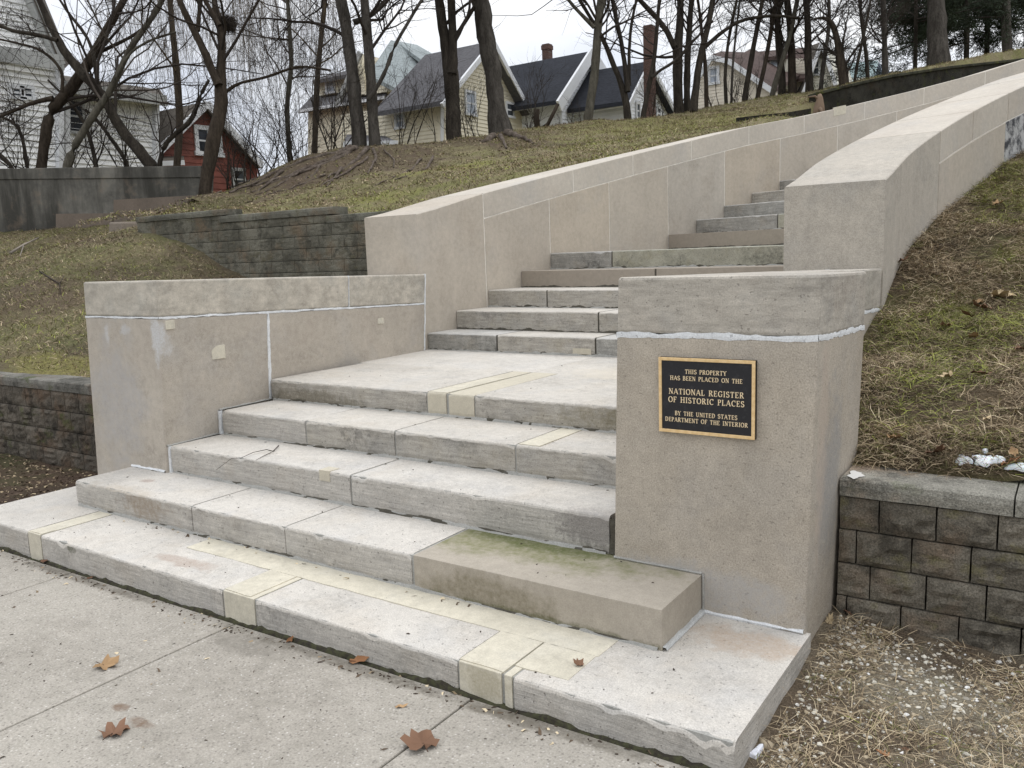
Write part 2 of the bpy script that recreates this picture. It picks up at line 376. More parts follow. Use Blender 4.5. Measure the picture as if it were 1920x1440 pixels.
Z = [0.236, 0.393, 0.561, 0.718, 0.860]
Y = [2.215, 2.642, 3.051, 3.440, 3.894]
s0 = straight_step('step', Y[0], 0.07, Z[0], 0.83, [(-5.53, -4.81, SA), (-4.81, -4.672, CR), (-4.665, -3.108, SA), (-3.103, -2.890, CR), (-2.886, -1.785, SA), (-1.783, -1.592, CR), (-1.586, -1.548, CR), (-1.546, -0.765, SA)], seed=1, grime=False)
T = Z[0] + 0.0035
patch(s0, [(-3.75, -1.36, 2.485, 2.645, Z[0] - 0.03, T), (-3.100, -2.925, 2.225, 2.484, Z[0] - 0.03, T), (-1.783, -1.592, 2.225, 2.484, Z[0] - 0.03, T), (-1.584, -1.37, 2.285, 2.484, Z[0] - 0.03, T), (-4.80, -4.675, 2.225, 2.30, Z[0] - 0.03, T)])
s1 = straight_step('step', Y[1], Z[0], Z[1], 0.43, [(-5.062, -3.909, SA), (-3.909, -3.172, SA), (-3.172, -2.358, SA), (-2.350, -1.1815, BR)], seed=2)
s2 = straight_step('step', Y[2], Z[1], Z[2], 0.42, [(-4.672, -3.118, SA), (-3.112, -1.602, SA)], seed=3)
patch(s2, [(-3.345, -3.265, Y[2] - 0.004, Y[2] + 0.07, Z[2] - 0.055, Z[2] + 0.003)], CD)
s3 = straight_step('step', Y[3], Z[2], Z[3], 0.48, [(-4.660, -3.866, SA), (-3.862, -3.146, SB), (-3.142, -2.336, SB), (-2.332, -1.585, SB)], seed=4)
patch(s3, [(-2.325, -2.20, Y[3] + 0.02, Y[3] + 0.44, Z[3] - 0.03, Z[3] + 0.003)], CR)
s4 = straight_step('landing', Y[4], Z[3], Z[4], 0.95, [(-4.70, -3.282, SB), (-3.279, -3.128, CD), (-3.116, -2.920, CD), (-2.917, -1.575, SB)], seed=5)
mb = MB()
mb.box(-4.86, -3.125, Y[4] + 0.955, 5.80, 0.66, Z[4] - 0.0015, SA, 0.004); mb.box(-3.117, -1.50, Y[4] + 0.955, 5.80, 0.66, Z[4] - 0.0005, SB, 0.004)
mb.box(-4.8, -1.6, Y[4] + 0.9, 5.7, 0.65, Z[4] - 0.006, MG)
mb.build('landing_slab', step_mats, stairs)
patch(s4, [(-3.26, -3.126, Y[4] + 0.01, Y[4] + 0.62, Z[4] - 0.03, Z[4] + 0.0035)], CR)
# rubble core under the flight
mb = MB(); mb.box(-4.66, -1.62, 3.08, 5.7, -0.1, 0.5, MG); mb.box(-5.4, -0.9, 2.4, 3.0, -0.1, 0.12, MG)
mb.build('core', step_mats, stairs)

CX, CY, RL = 9.17, 5.72, 14.0      # centre and inner radius of the curving left cheek wall
RI, RO = RL - 3.16, RL - 3.78      # inner and outer face of the right cheek wall
def arc(th, r, z):
    t = math.radians(th); return (CX - r * math.cos(t), CY + r * math.sin(t), z)
ZT = np.array([(0, 2.045), (1.2, 2.10), (3.72, 2.246), (9.83, 2.55), (14.1, 2.765), (18.48, 2.985), (22.7, 3.205), (27.2, 3.40), (31.9, 3.63), (36.4, 3.866), (41.1, 4.136), (45.2, 4.41), (52, 4.85), (62, 5.5)])
ztop = lambda th: float(np.interp(th, ZT[:, 0], ZT[:, 1]))
up_th = [0.25, 1.98, 3.98, 6.13, 8.12, 16.67, 18.80, 20.95, 23.12, 25.33, 27.5, 29.7, 31.9]
up_z = [1.004, 1.174, 1.336, 1.500, 1.670, 1.845, 2.023, 2.197, 2.364, 2.530, 2.70, 2.865, 3.03]
up_st = [[(0, .76, SCD), (.76, 1.70, SB), (1.70, 3.3, SCD)], [(0, 1.52, SB), (1.52, 3.3, SB)], [(0, .70, SB), (.70, 3.3, SB)], [(0, 1.56, BP), (1.565, 3.3, BP)],
         [(0, .79, SCD), (.79, 2.70, SM), (2.70, 3.4, SCD)], [(0, 1.93, BP), (1.94, 3.4, SB)], [(0, 1.2, SCD), (1.2, 3.4, SM)], [(0, 1.25, SCD), (1.25, 3.4, SM)], [(0, 3.4, SB)], [(0, 3.4, SCD)], [(0, 3.4, SB)], [(0, 3.4, SB)], [(0, 3.4, SB)]]
for k, th in enumerate(up_th):
    t = math.radians(th); o = np.array(arc(th, RL + 0.004, 0)); du = np.array((math.cos(t), -math.sin(t), 0)); dv = np.array((math.sin(t), math.cos(t), 0))
    f = lambda u, v, z, o=o, du=du, dv=dv: tuple(o + du * u + dv * v + np.array((0, 0, z)))
    z0 = 0.86 if k == 0 else up_z[k - 1]
    dep = 2.4 if k == 4 else (4.0 if k == len(up_th) - 1 else 0.62)
    mb = MB()
    for i, (a, b, m) in enumerate(up_st[k]):
        crisp = m in (BP, BR)
        block(mb, f, a + 0.012, b - 0.004, dep, z0 - 0.03, up_z[k], m, 0.003 if crisp else 0.010, 0.12 if crisp else 0.8, 100 + k * 9 + i)
    if k == 4: block(mb, f, 3.38, 4.2, dep, z0 - 0.03, up_z[k], SB, 0.01, 0.5, 190)
    P = [f(-0.05, 0.01, z0 - 0.02), f(3.25, 0.01, z0 - 0.02), f(3.25, dep - 0.02, z0 - 0.02), f(-0.05, dep - 0.02, z0 - 0.02)]
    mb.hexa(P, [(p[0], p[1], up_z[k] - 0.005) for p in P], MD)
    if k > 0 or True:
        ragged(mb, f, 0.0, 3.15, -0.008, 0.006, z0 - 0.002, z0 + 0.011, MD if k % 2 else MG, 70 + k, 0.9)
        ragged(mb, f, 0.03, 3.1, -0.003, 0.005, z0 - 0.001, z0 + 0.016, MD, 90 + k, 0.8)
    st = mb.build('step', step_mats, stairs)
    if k == 0: 
        pm = MB(); P = [f(1.50, -0.003, 0.872), f(1.665, -0.003, 0.872), f(1.665, 0.05, 0.872), f(1.50, 0.05, 0.872)]
        pm.hexa(P, [(p[0], p[1], 0.918) for p in P]); pm.build('repair_patch', cream_dull, st)['label'] = 'cream coloured mortar repair patch let into the grey stone'

# ------------------------------------------------------------------ piers with wing walls
def strip_joint(mb, a, b, nrm, th=0.011, proud=0.003, m=0, seed=0, up=(0, 0, 1), deep=0.02):
    """smeared mortar joint between two points on a face, edges wandering"""
    a = np.array(a, float); b = np.array(b, float); nrm = np.array(nrm, float); L = np.linalg.norm(b - a)
    n = max(2, int(L / 0.02)); P = []; Fs = []
    d = (b - a) / L; w = np.cross(nrm, d); w /= np.linalg.norm(w)
    for i in range(n + 1):
        c = a + d * (L * i / n)
        t1 = th * max(.1, .85 + 0.55 * fbm(i * 0.02, seed, 9) + 0.4 * fbm(i * .02, seed + 1, 34)); t2 = th * max(.1, .85 + 0.55 * fbm(i * 0.02, seed + 5, 9) + 0.45 * fbm(i * .02, seed + 6, 34))
        P += [c - w * t1 - nrm * deep, c - w * t1 + nrm * proud * .6, c + nrm * proud, c + w * t2 + nrm * proud * .6, c + w * t2 - nrm * deep]
    for i in range(n):
        for j in range(4):
            q = i * 5 + j; Fs.append((q, q + 1, q + 6, q + 5))
    mb.add(P, Fs, m)

def lerp(a, b, t): return tuple(a[i] + (b[i] - a[i]) * t for i in range(3))
def pier_wall(label, inn, out, sgn, zl, joints, plab):
    """inn / out: bottom and top x of the inner and outer face; sgn = +1 when the inner face looks towards +x"""
    t = thing('pier_wall', label, 'wall', ((inn[0] + out[0]) / 2, 3.4, zl))
    yf, yb, ye = 3.0235, 3.77, 5.715
    zt = lambda y: 1.588 - 0.022 * (y - 3.02) if sgn > 0 else 1.562 - 0.022 * (y - 3.02)
    zj = lambda y: zt(y) - 0.226 - 0.012 * (y - 3.02)
    def fx(pair, z):                                                # the faces lean a little
        return pair[0] + (pair[1] - pair[0]) * (z - 0.3) / 1.27
    def xi(y, z): return fx(inn, z) - sgn * 0.055 * (y - yf) if y > yf else fx(inn, z)
    ox2 = (lambda z: fx(out, z) + 0.12) if sgn > 0 else (lambda z: fx(out, z) - 0.30)
    def hx(mb, y0, y1, za, zb, xo_, m, bev=0.007):
        def pt(y, z, inner): return (xi(y, z) if inner else xo_(z), y, z)
        A = [(y0, False), (y0, True), (y1, True), (y1, False)] if sgn > 0 else [(y0, True), (y0, False), (y1, False), (y1, True)]
        mb.hexa([pt(y, za(y), k) for y, k in A], [pt(y, zb(y), k) for y, k in A], m, bev)
    fo = lambda z: fx(out, z)
    base = lambda y: zl
    def ell(mb, yi, za, zb, m, bev):        # front block plus the start of the wing in one stone
        pl = [(0, yf), (1, yf), (1, yi), (2, yi), (2, yb), (0, yb)]
        def pt(k, y, z): return (fo(z) if k == 0 else xi(y, z) if k == 1 else ox2(z), y, z)
        bm = bmesh.new(); n = 6
        lo = [bm.verts.new(pt(k, y, za(y))) for k, y in pl]; hi = [bm.verts.new(pt(k, y, zb(y))) for k, y in pl]
        for i in range(n): bm.faces.new((lo[i], lo[(i + 1) % n], hi[(i + 1) % n], hi[i]))
        bm.faces.new(lo[::-1]); bm.faces.new(hi)
        bmesh.ops.recalc_face_normals(bm, faces=bm.faces[:])
        bmesh.ops.bevel(bm, geom=bm.edges[:], offset=bev, segments=2, affect='EDGES', profile=0.5)
        bmesh.ops.triangulate(bm, faces=[f for f in bm.faces if len(f.verts) > 4])
        bm.verts.index_update()
        mb.add([v.co for v in bm.verts], [[v.index for v in f.verts] for f in bm.faces], m); bm.free()
    body = MB()
    ell(body, 3.886, base, lambda y: zj(y) - 0.006, 0, 0.007)
    body.build('pier_block', pier_m if sgn < 0 else wing_m, t)
    wb = MB()
    ys_ = [3.893, ye]
    for i in range(len(ys_) - 1):
        hx(wb, ys_[i] + 0.006, ys_[i + 1] - 0.006, base, lambda y: zj(y) - 0.007, lambda z: ox2(z), 0)
    wb.build('wing_panel', wing_m, t)
    cb = MB()
    ell(cb, 4.72, lambda y: zj(y) + 0.006, zt, 0, 0.012)
    hx(cb, 4.728, ye, lambda y: zj(y) + 0.007, lambda y: zt(y) - 0.002, lambda z: ox2(z), 0, 0.011)
    cb.build('coping', pier_cop if sgn < 0 else wing_cop, t)
    # pale mortar: bed joint under the coping, upright joints, fillet at the foot
    mj = MB()
    e = 0.0018
    zf = zj(yf)
    strip_joint(mj, (xi(yf, zf), yf, zf), (fo(zf), yf, zf), (0, -1, 0), 0.012 if sgn < 0 else 0.006, e, 0, 3)
    n_in = (sgn, 0.055, 0)
    for y0, y1 in ((yf, 3.9), (3.9, 4.8), (4.8, ye)):
        strip_joint(mj, (xi(y0, zj(y0)), y0, zj(y0)), (xi(y1, zj(y1)), y1, zj(y1)), n_in, 0.008, e, 0, int(y0 * 10))
    strip_joint(mj, (fo(zf), yf, zf), (fo(zj(yb)), yb, zj(yb)), (-sgn, 0, 0), 0.013, e, 0, 5)
    strip_joint(mj, (ox2(1.3), yb, zj(yb)), (ox2(1.3), ye, zj(ye)), (-sgn, 0, 0), 0.011, e, 0, 6)
    for y in joints:
        lo = 0.72 if y < 4.2 else 0.86
        strip_joint(mj, (xi(y, lo), y, lo), (xi(y, zj(y)), y, zj(y)), n_in, 0.013 if y < 4.2 else 0.004, e, 0, int(y * 7))
    strip_joint(mj, (xi(4.724, zj(4.724)), 4.724, zj(4.724)), (xi(4.724, zt(4.724)), 4.724, zt(4.724)), n_in, 0.003, 0.002, 0, 9)
    strip_joint(mj, (xi(ye - .012, .86), ye - .012, .86), (xi(ye - .012, zt(ye)), ye - .012, zt(ye)), n_in, 0.009, 0.005, 0, 12)
    if sgn < 0:
        strip_joint(mj, (-1.18, yf, .244), (-0.79, yf, .244), (0, -1, 0), 0.008, 0.008, 0, 14)
        strip_joint(mj, (-1.57, yf, .399), (-1.185, yf, .399), (0, -1, 0), 0.006, 0.006, 1, 15)
        strip_joint(mj, (-1.178, 2.645, .241), (-1.178, yf, .241), (1, 0, 0), 0.010, 0.010, 2, 16)
        strip_joint(mj, (-1.178, yf - .004, .24), (-1.178, yf - .004, .40), (0, -1, 0), 0.004, 0.004, 1, 17)
    else:
        strip_joint(mj, (-5.06, yf, .40), (-4.70, yf, .40), (0, -1, 0), 0.010, 0.012, 0, 15)
        for k, yy in ((1, 3.05), (2, 3.44)):
            strip_joint(mj, (-4.68, yy - .006, Z[k] + .0), (-4.68, yy - .006, Z[k + 1]), (0, -1, 0), 0.012, 0.004, 0, 30 + k)
        for k, (ya, yb2) in enumerate(((3.03, 3.45), (3.44, 3.9))):
            strip_joint(mj, (xi(ya, Z[k + 2]), ya, Z[k + 2] + .004), (xi(yb2, Z[k + 2]), yb2, Z[k + 2] + .004), n_in, 0.008, 0.012, 1, 40 + k)
    mj.build('mortar_joint', [mortar_w, mortar_g, mortar_b], t)
    if sgn > 0:
        pm = MB()
        for y, z, s in ((3.455, 1.105, .045), (3.10, 1.315, .028), (5.10, 1.17, .03)):
            x = xi(y, z); q = s * (1 if y < 4 else .8)
            pm.hexa([(x - .03, y - s * 1.3, z - q), (x + .004, y - s * 1.1, z - q), (x + .004, y + s * 1.2, z - q), (x - .03, y + s * 1.3, z - q)],
                    [(x - .03, y - s * 1.3, z + q), (x + .004, y - s * 1.2, z + q), (x + .004, y + s * 1.2, z + q), (x - .03, y + s * 1.3, z + q)], 0, 0.003)
        pm.build('repair_patch', cream, t)
    else:
        mg = MB(); strip_joint(mg, (-1.588, 3.046, .40), (-1.586, 3.046, .555), (0, -1, 0), 0.017, 0.002, 0, 50)
        mg.build('joint_filler', mortar_d, t)
    return t
pier_wall('left pier with wing wall, small cream patches and white joints, no plaque', (-4.697, -4.603), (-5.491, -5.412), 1, 0.0, [3.893], '')
pier_wall('right pier with wing wall, carrying the black and gold plaque', (-1.573, -1.535), (-0.784, -0.752), -1, 0.0, [3.893], '')

# ------------------------------------------------------------------ curving cheek walls
def sweep(mb, th0, th1, ra, rb, zlo, zhi, m=0, tilt=0.0, bev=0.006, seed=0):
    """stone following the arc from th0 to th1 between radii ra > rb"""
    n = max(1, int(round((th1 - th0) / 1.1))); P = []; Fs = []
    for i in range(n + 1):
        f = i / n; th = th0 + (th1 - th0) * f
        thb = th + tilt
        a, b, lo, hi = ra, rb, zlo(thb), zhi(th)
        P += [arc(thb, a, lo), arc(th, a, hi - bev), arc(th, a - bev, hi), arc(th, b + bev, hi), arc(th, b, hi - bev), arc(thb, b, lo)]
    for i in range(n):
        for j in range(6):
            q, w = i * 6 + j, i * 6 + (j + 1) % 6
            Fs.append((q, q + 6, w + 6, w))
    mb.add(P, Fs, m); mb.add(P[:6], [(0, 1, 2, 3, 4, 5)], m); mb.add(P[-6:], [(5, 4, 3, 2, 1, 0)], m)
def cheek(label, ra, rb, first, cj, pj, end_from):
    t = thing('cheek_wall', label, 'wall', arc(0, (ra + rb) / 2, 0.8))
    zb = lambda th: 0.55 if th < 4 else ztop(th) - 1.75
    g = 0.03
    zc = lambda th: ztop(th) - 0.232
    eb = MB(); sweep(eb, 0, first - g, ra, rb, zb, ztop); eb.build('end_block', [cheek_end if rb == RO else cheek_m], t)
    cb = MB(); js = [first] + cj
    for i in range(len(js) - 1): sweep(cb, js[i] + g, js[i + 1] - g, ra, rb, lambda th: zc(th) + 0.005, ztop, 0, 0.0)
    cb.build('coping', cheek_cop, t)
    pb = MB(); js = [first] + pj
    for i in range(len(js) - 1):
        sweep(pb, js[i] + g, js[i + 1] - g, ra, rb, zb, lambda th: zc(th) - 0.005, 1 if (end_from and js[i] > end_from) else (0, 2, 0, 3, 2, 0, 3)[i % 7])
    pb.build('panel', [cheek_m, flaked_m, cheek_b, cheek_c], t)
    core = MB(); sweep(core, 0.1, pj[-1] - 0.1, ra - 0.004, rb + 0.004, lambda th: zb(th) + .02, lambda th: ztop(th) - 0.004)
    core.build('mortar_core', mortar_c, t)
    return t
wl_ = cheek('long curving cheek wall on the left of the upper steps, lawn behind it', RL + 0.62, RL, 3.9, [9.83, 14.1, 18.48, 22.9, 27.2, 31.92, 36.45, 41, 45.5, 50, 54.5, 59], [8.14, 12.33, 16.68, 21.03, 25.35, 29.83, 34.41, 38.9, 43.3, 47.7, 52, 56, 59], None)
pm = MB()
for a, b in (((29.48, 3.415), (30.42, 3.56)),):
    P = [arc(a[0], RL + .02, a[1]), arc(a[0], RL - .004, a[1]), arc(b[0], RL - .004, b[1] - .1), arc(b[0], RL + .02, b[1] - .1)]
    pm.hexa(P, [(p[0], p[1], p[2] + .118) for p in P], 0, 0.004)
pm.build('repair_patch', cream, wl_)['label'] = 'pale square repair patch near the top edge'
cheek('curving cheek wall on the right of the upper steps beside the brown bank', RI, RO, 8.15, [12.4, 16.6, 21, 25.5, 30, 34.5, 39, 43.5, 48, 52.5, 57, 59], [16.4, 21, 25.5, 30, 34.5, 39, 43.5, 48, 52.5, 57, 59], 16)

# ------------------------------------------------------------------ plaque on the right pier
gold = NT('brass', 0.5, 0.5, 0.35); gold_m = gold.done(gold.mix(gold.ramp(gold.noise(60, 4), .35, .65), (0.72, 0.50, 0.24), (0.84, 0.62, 0.34)))
blk = NT('black_enamel', 0.45, 0.5); blk_m = blk.done(blk.mix(blk.ramp(blk.noise(35, 5, .7), .55, .75), (0.008, 0.008, 0.011), (0.03, 0.03, 0.034)), blk.noise(220, 3), 0.35, 0.002)
brz = NT('dark_bronze', 0.55); brz_m = brz.done((0.025, 0.018, 0.014))
PX, PZ, PW, PH, PYF = -1.1625, 1.107, 0.380, 0.294, 3.0235
plq = thing('plaque', 'black and gold bronze plaque with raised serif lettering, fixed to the right pier', 'plaque', (PX, PYF, PZ))
mb = MB(); mb.box(PX - PW / 2, PX + PW / 2, PYF - .016, PYF + .002, PZ - PH / 2, PZ + PH / 2, 0, 0.002); mb.build('plate', brz_m, plq)
mb = MB(); mb.box(PX - PW / 2 + .011, PX + PW / 2 - .011, PYF - .0185, PYF - .0155, PZ - PH / 2 + .011, PZ + PH / 2 - .011); mb.build('field', blk_m, plq)
mb = MB(); q = .0125
yy0, yy1 = PYF - .0225, PYF - .0162
mb.box(PX - PW / 2, PX + PW / 2 - .0005, yy0, yy1, PZ + PH / 2 - q, PZ + PH / 2, 0, .0012); mb.box(PX - PW / 2, PX + PW / 2 - .0005, yy0, yy1, PZ - PH / 2, PZ - PH / 2 + q, 0, .0012)
mb.box(PX - PW / 2, PX - PW / 2 + q, yy0 + .0002, yy1, PZ - PH / 2 + q, PZ + PH / 2 - q, 0, .0012); mb.box(PX + PW / 2 - q - .0005, PX + PW / 2 - .0005, yy0 + .0002, yy1, PZ - PH / 2 + q, PZ + PH / 2 - q, 0, .0012)
mb.build('border', gold_m, plq)
TK, TN = 0.135, 0.065
def el(cx, cy, rx, ry, a0, a1, n=12):
    return [(cx + rx * math.cos(R_(a0 + (a1 - a0) * i / n)), cy + ry * math.sin(R_(a0 + (a1 - a0) * i / n))) for i in range(n + 1)]
def st(*p, w=TK): return (list(p), w)
def srf(x, y, h=.17): return ([(x - h, y), (x + h, y)], .055)
GL = {
 'A': (.86, [st((.07, 0), (.43, 1), w=TN), st((.42, 1), (.78, 0)), st((.18, .34), (.66, .34), w=TN), srf(.07, .03, .12), srf(.78, .03, .14)]),
 'B': (.72, [st((.16, 0), (.16, 1)), (el(.34, .76, .24, .22, 90, -90), 'bowl'), (el(.34, .27, .29, .25, 90, -90), 'bowl'), st((.05, .98), (.36, .98), w=TN), st((.16, .53), (.36, .53), w=TN), st((.05, .02), (.36, .02), w=TN)]),
 'C': (.80, [(el(.45, .5, .36, .48, 50, 310), 'bowl'), st((.70, .70), (.72, 1.0), w=TN)]),
 'D': (.84, [st((.16, 0), (.16, 1)), (el(.36, .5, .37, .47, 90, -90), 'bowl'), st((.04, .98), (.38, .98), w=TN), st((.04, .02), (.38, .02), w=TN)]),
 'E': (.70, [st((.17, 0), (.17, 1)), st((.05, .97), (.60, .97), w=TN), st((.17, .52), (.46, .52), w=TN), st((.05, .03), (.63, .03), w=TN), st((.60, .97), (.60, .78), w=.05), st((.63, .03), (.63, .24), w=.05), st((.46, .42), (.46, .62), w=.05)]),
 'F': (.66, [st((.17, 0), (.17, 1)), st((.05, .97), (.60, .97), w=TN), st((.17, .52), (.46, .52), w=TN), srf(.17, .03), st((.60, .97), (.60, .78), w=.05), st((.46, .42), (.46, .62), w=.05)]),
 'G': (.86, [(el(.45, .5, .36, .48, 50, 310), 'bowl'), st((.70, .70), (.72, 1.0), w=TN), st((.70, .05), (.70, .42)), srf(.70, .43, .15)]),
 'H': (.88, [st((.17, 0), (.17, 1)), st((.71, 0), (.71, 1)), st((.17, .52), (.71, .52), w=TN), srf(.17, .03), srf(.17, .97), srf(.71, .03), srf(.71, .97)]),
 'I': (.40, [st((.2, 0), (.2, 1)), srf(.2, .03), srf(.2, .97)]),
 'L': (.68, [st((.17, 0), (.17, 1)), st((.05, .03), (.60, .03), w=TN), srf(.17, .97), st((.60, .03), (.60, .26), w=.05)]),
 'M': (1.05, [st((.15, 0), (.15, 1), w=TN), st((.15, 1), (.52, .08)), st((.52, .08), (.88, 1), w=TN), st((.88, 0), (.88, 1)), srf(.15, .03, .13), srf(.88, .03), srf(.10, .97, .1), srf(.94, .97, .1)]),
 'N': (.86, [st((.15, 0), (.15, 1), w=TN), st((.15, 1), (.71, .04)), st((.71, 0), (.71, 1), w=TN), srf(.15, .03, .13), srf(.10, .97, .12), srf(.71, .97, .13)]),
 'O': (.88, [(el(.44, .5, .37, .48, 0, 360, 22), 'bowl')]),
 'P': (.66, [st((.17, 0), (.17, 1)), (el(.33, .74, .25, .24, 90, -90), 'bowl'), st((.05, .97), (.35, .97), w=TN), st((.17, .50), (.35, .50), w=TN), srf(.17, .03)]),
 'R': (.80, [st((.17, 0), (.17, 1)), (el(.34, .75, .25, .23, 90, -90), 'bowl'), st((.05, .97), (.36, .97), w=TN), st((.17, .52), (.36, .52), w=TN), st((.36, .52), (.70, .03)), srf(.17, .03), srf(.70, .03, .1)]),
 'S': (.64, [(el(.31, .75, .22, .23, 25, 270, 10) + el(.32, .25, .24, .25, 90, -155, 10), 'bowl'), st((.50, .72), (.52, 1.0), w=.05), st((.10, .0), (.11, .28), w=.05)]),
 'T': (.76, [st((.38, 0), (.38, 1)), st((.06, .97), (.70, .97), w=TN), srf(.38, .03), st((.06, .97), (.06, .76), w=.055), st((.70, .97), (.70, .76), w=.055)]),
 'U': (.84, [st((.17, .3), (.17, 1)), st((.67, .3), (.67, 1), w=TN), (el(.42, .3, .25, .28, 180, 360, 10), .10), srf(.17, .97), srf(.67, .97, .13)]),
 'Y': (.80, [st((.08, 1), (.40, .46)), st((.70, 1), (.41, .46), w=TN), st((.40, 0), (.40, .48)), srf(.08, .97, .12), srf(.70, .97, .12), srf(.40, .03)]),
 ' ': (.50, []),
}
mb = MB(); lift = 0
def stroke(pts, w, ox, oz, kx, h):
    global lift
    for i in range(len(pts) - 1):
        (x0, y0), (x1, y1) = pts[i], pts[i + 1]
        d = math.hypot(x1 - x0, y1 - y0)
        if d < 1e-6: continue
        ux, uy = (x1 - x0) / d, (y1 - y0) / d
        ww = w if w != 'bowl' else TN + (TK * 1.08 - TN) * abs(uy) ** 1.3
        a = ww / 2; ex = .012 if w == 'bowl' else 0
        x0 -= ux * ex; x1 += ux * ex; y0 -= uy * ex; y1 += uy * ex
        lift = (lift + 1) % 12; yt = PYF - .0212 - lift * .00003
        Q = [(x0 - uy * a, y0 + ux * a), (x0 + uy * a, y0 - ux * a), (x1 + uy * a, y1 - ux * a), (x1 - uy * a, y1 + ux * a)]
        B = [(ox + p[0] * kx * h, PYF - .018, oz + p[1] * h) for p in Q]
        mb.hexa(B, [(p[0], yt, p[2]) for p in B])
for txt, fy, h, wid in (('THIS PROPERTY', .178, .0165, .163), ('HAS BEEN PLACED ON THE', .268, .0165, .284), ('NATIONAL REGISTER', .445, .0215, .296), ('OF HISTORIC PLACES', .555, .0215, .300), ('BY THE UNITED STATES', .735, .0165, .247), ('DEPARTMENT OF THE INTERIOR', .822, .0165, .327)):
    sp_ = .13
    tot = sum(GL[c][0] + sp_ for c in txt) - sp_
    kx = wid / (tot * h); x = PX - wid / 2; oz = PZ + PH / 2 - fy * PH - h / 2
    for c in txt:
        for pts, w in GL[c][1]: stroke(pts, w, x, oz, kx, h)
        x += (GL[c][0] + sp_) * kx * h
lt = NT('brass_letters', 0.5, 0.5, 0.2); mb.build('lettering', lt.done((0.86, 0.70, 0.46)), plq)

# ------------------------------------------------------------------ ground
def tps(P):
    P = np.array(P, float); n = len(P); X = P[:, :2]
    d = np.linalg.norm(X[:, None] - X[None], axis=2); K = np.where(d > 0, d * d * np.log(d + 1e-12), 0) + np.eye(n) * 0.02
    M = np.zeros((n + 3, n + 3)); M[:n, :n] = K; M[:n, n] = 1; M[:n, n + 1:] = X; M[n, :n] = 1; M[n + 1:, :n] = X.T
    w = np.linalg.solve(M, np.concatenate([P[:, 2], np.zeros(3)]))
    def f(x, y):
        x = np.asarray(x, float); y = np.asarray(y, float)
        d = np.sqrt((x[..., None] - X[:, 0]) ** 2 + (y[..., None] - X[:, 1]) ** 2)
        return (np.where(d > 0, d * d * np.log(d + 1e-12), 0) @ w[:n]) + w[n] + w[n + 1] * x + w[n + 2] * y
    return f
def vnoise(x, y, s=1.0, seed=0):
    """cheap smooth value noise for arrays, about -1..1"""
    x = np.asarray(x, float) * s + seed * 17.3; y = np.asarray(y, float) * s + seed * 9.7
    xi, yi = np.floor(x).astype(np.int64), np.floor(y).astype(np.int64); fx, fy = x - xi, y - yi
    fx = fx * fx * (3 - 2 * fx); fy = fy * fy * (3 - 2 * fy)
    def h(a, b):
        v = (a * 374761393 + b * 668265263 + seed * 144269) & 0x7fffffff
        v = ((v ^ (v >> 13)) * 1274126177) & 0x7fffffff
        return ((v ^ (v >> 16)) & 0xffff) / 32767.5 - 1
    return (h(xi, yi) * (1 - fx) + h(xi + 1, yi) * fx) * (1 - fy) + (h(xi, yi + 1) * (1 - fx) + h(xi + 1, yi + 1) * fx) * fy
def fn(x, y, s=1.0, seed=0, o=3):
    return sum(vnoise(x, y, s * 2.1 ** i, seed + i) * 0.5 ** i for i in range(o))

# upper left hillside: follows the wall coping, climbs to a crest with the trees, drops behind it
hp = [(-12.6, 7.25, 2.42), (-11.2, 7.3, 2.36), (-9.3, 7.3, 2.25), (-7.3, 7.3, 2.14), (-5.6, 7.3, 2.12), (-5.5, 6.2, 2.06)]
for th in (0.5, 4, 9, 14, 19, 24, 29, 34, 39, 44, 50, 56): hp.append((*arc(th, RL + .66, 0)[:2], ztop(th) - 0.06))
crest = [(378, 364, 15), (400, 375, 14.5), (450, 350, 15.5), (500, 325, 16.5), (560, 300, 17), (690, 275, 17.5), (850, 266, 18.5), (960, 247, 19), (1100, 229, 20), (1270, 216, 21), (1400, 190, 22), (1470, 181, 22), (1519, 196, 16.8), (1530, 177, 20), (1595, 157, 21), (1671, 140, 22), (1780, 125, 22), (1893, 113, 23)]
for px, py, w in crest: hp.append(tuple(atw(px, py, w)))
for px, py, w in crest[1:]:
    if px < 1500:
        p = atw(px, py, w * 1.3); hp.append((p[0], p[1], p[2] - 1.9))
for th in (6, 12, 18, 24, 30):          # even slope between the wall and the crest
    a_ = np.array(arc(th, RL + .66, ztop(th) - .06)); d2_ = a_ / np.hypot(a_[0], a_[1])
    c_ = min((atw(*q) for q in crest), key=lambda q: abs(q[0] / q[1] - a_[0] / a_[1]))
    for k_ in (.35, .68): q_ = a_ + (c_ - a_) * k_; hp.append((q_[0], q_[1], q_[2] - .10))
for px, w0_, z0_, w1_, py in ((430, 11.6, 2.36, 15.2, 358), (520, 10.9, 2.28, 16.7, 317), (610, 10.2, 2.2, 17.2, 287), (690, 9.6, 2.12, 17.5, 275)):
    c_ = atw(px, py, w1_)
    for k_ in (.4, .72):
        w_ = w0_ + (w1_ - w0_) * k_; q_ = atw(px, py, w_); hp.append((q_[0], q_[1], z0_ + (c_[2] - z0_) * k_ - .08))
_hz = tps(hp)
def hill_z(x, y):
    th = np.degrees(np.arctan2(np.asarray(y, float) - CY, CX - np.asarray(x, float))); r = np.hypot(np.asarray(x, float) - CX, np.asarray(y, float) - CY)
    rw = np.interp(th, [41.7, 47.5, 53, 59, 66], [18.6, 18.8, 19.7, 21.4, 23.6]); low = np.clip((th - 36) / 5, 0, 1) * np.clip((rw + .12 - r) / .15, 0, 1)
    return _hz(x, y) - .62 * low
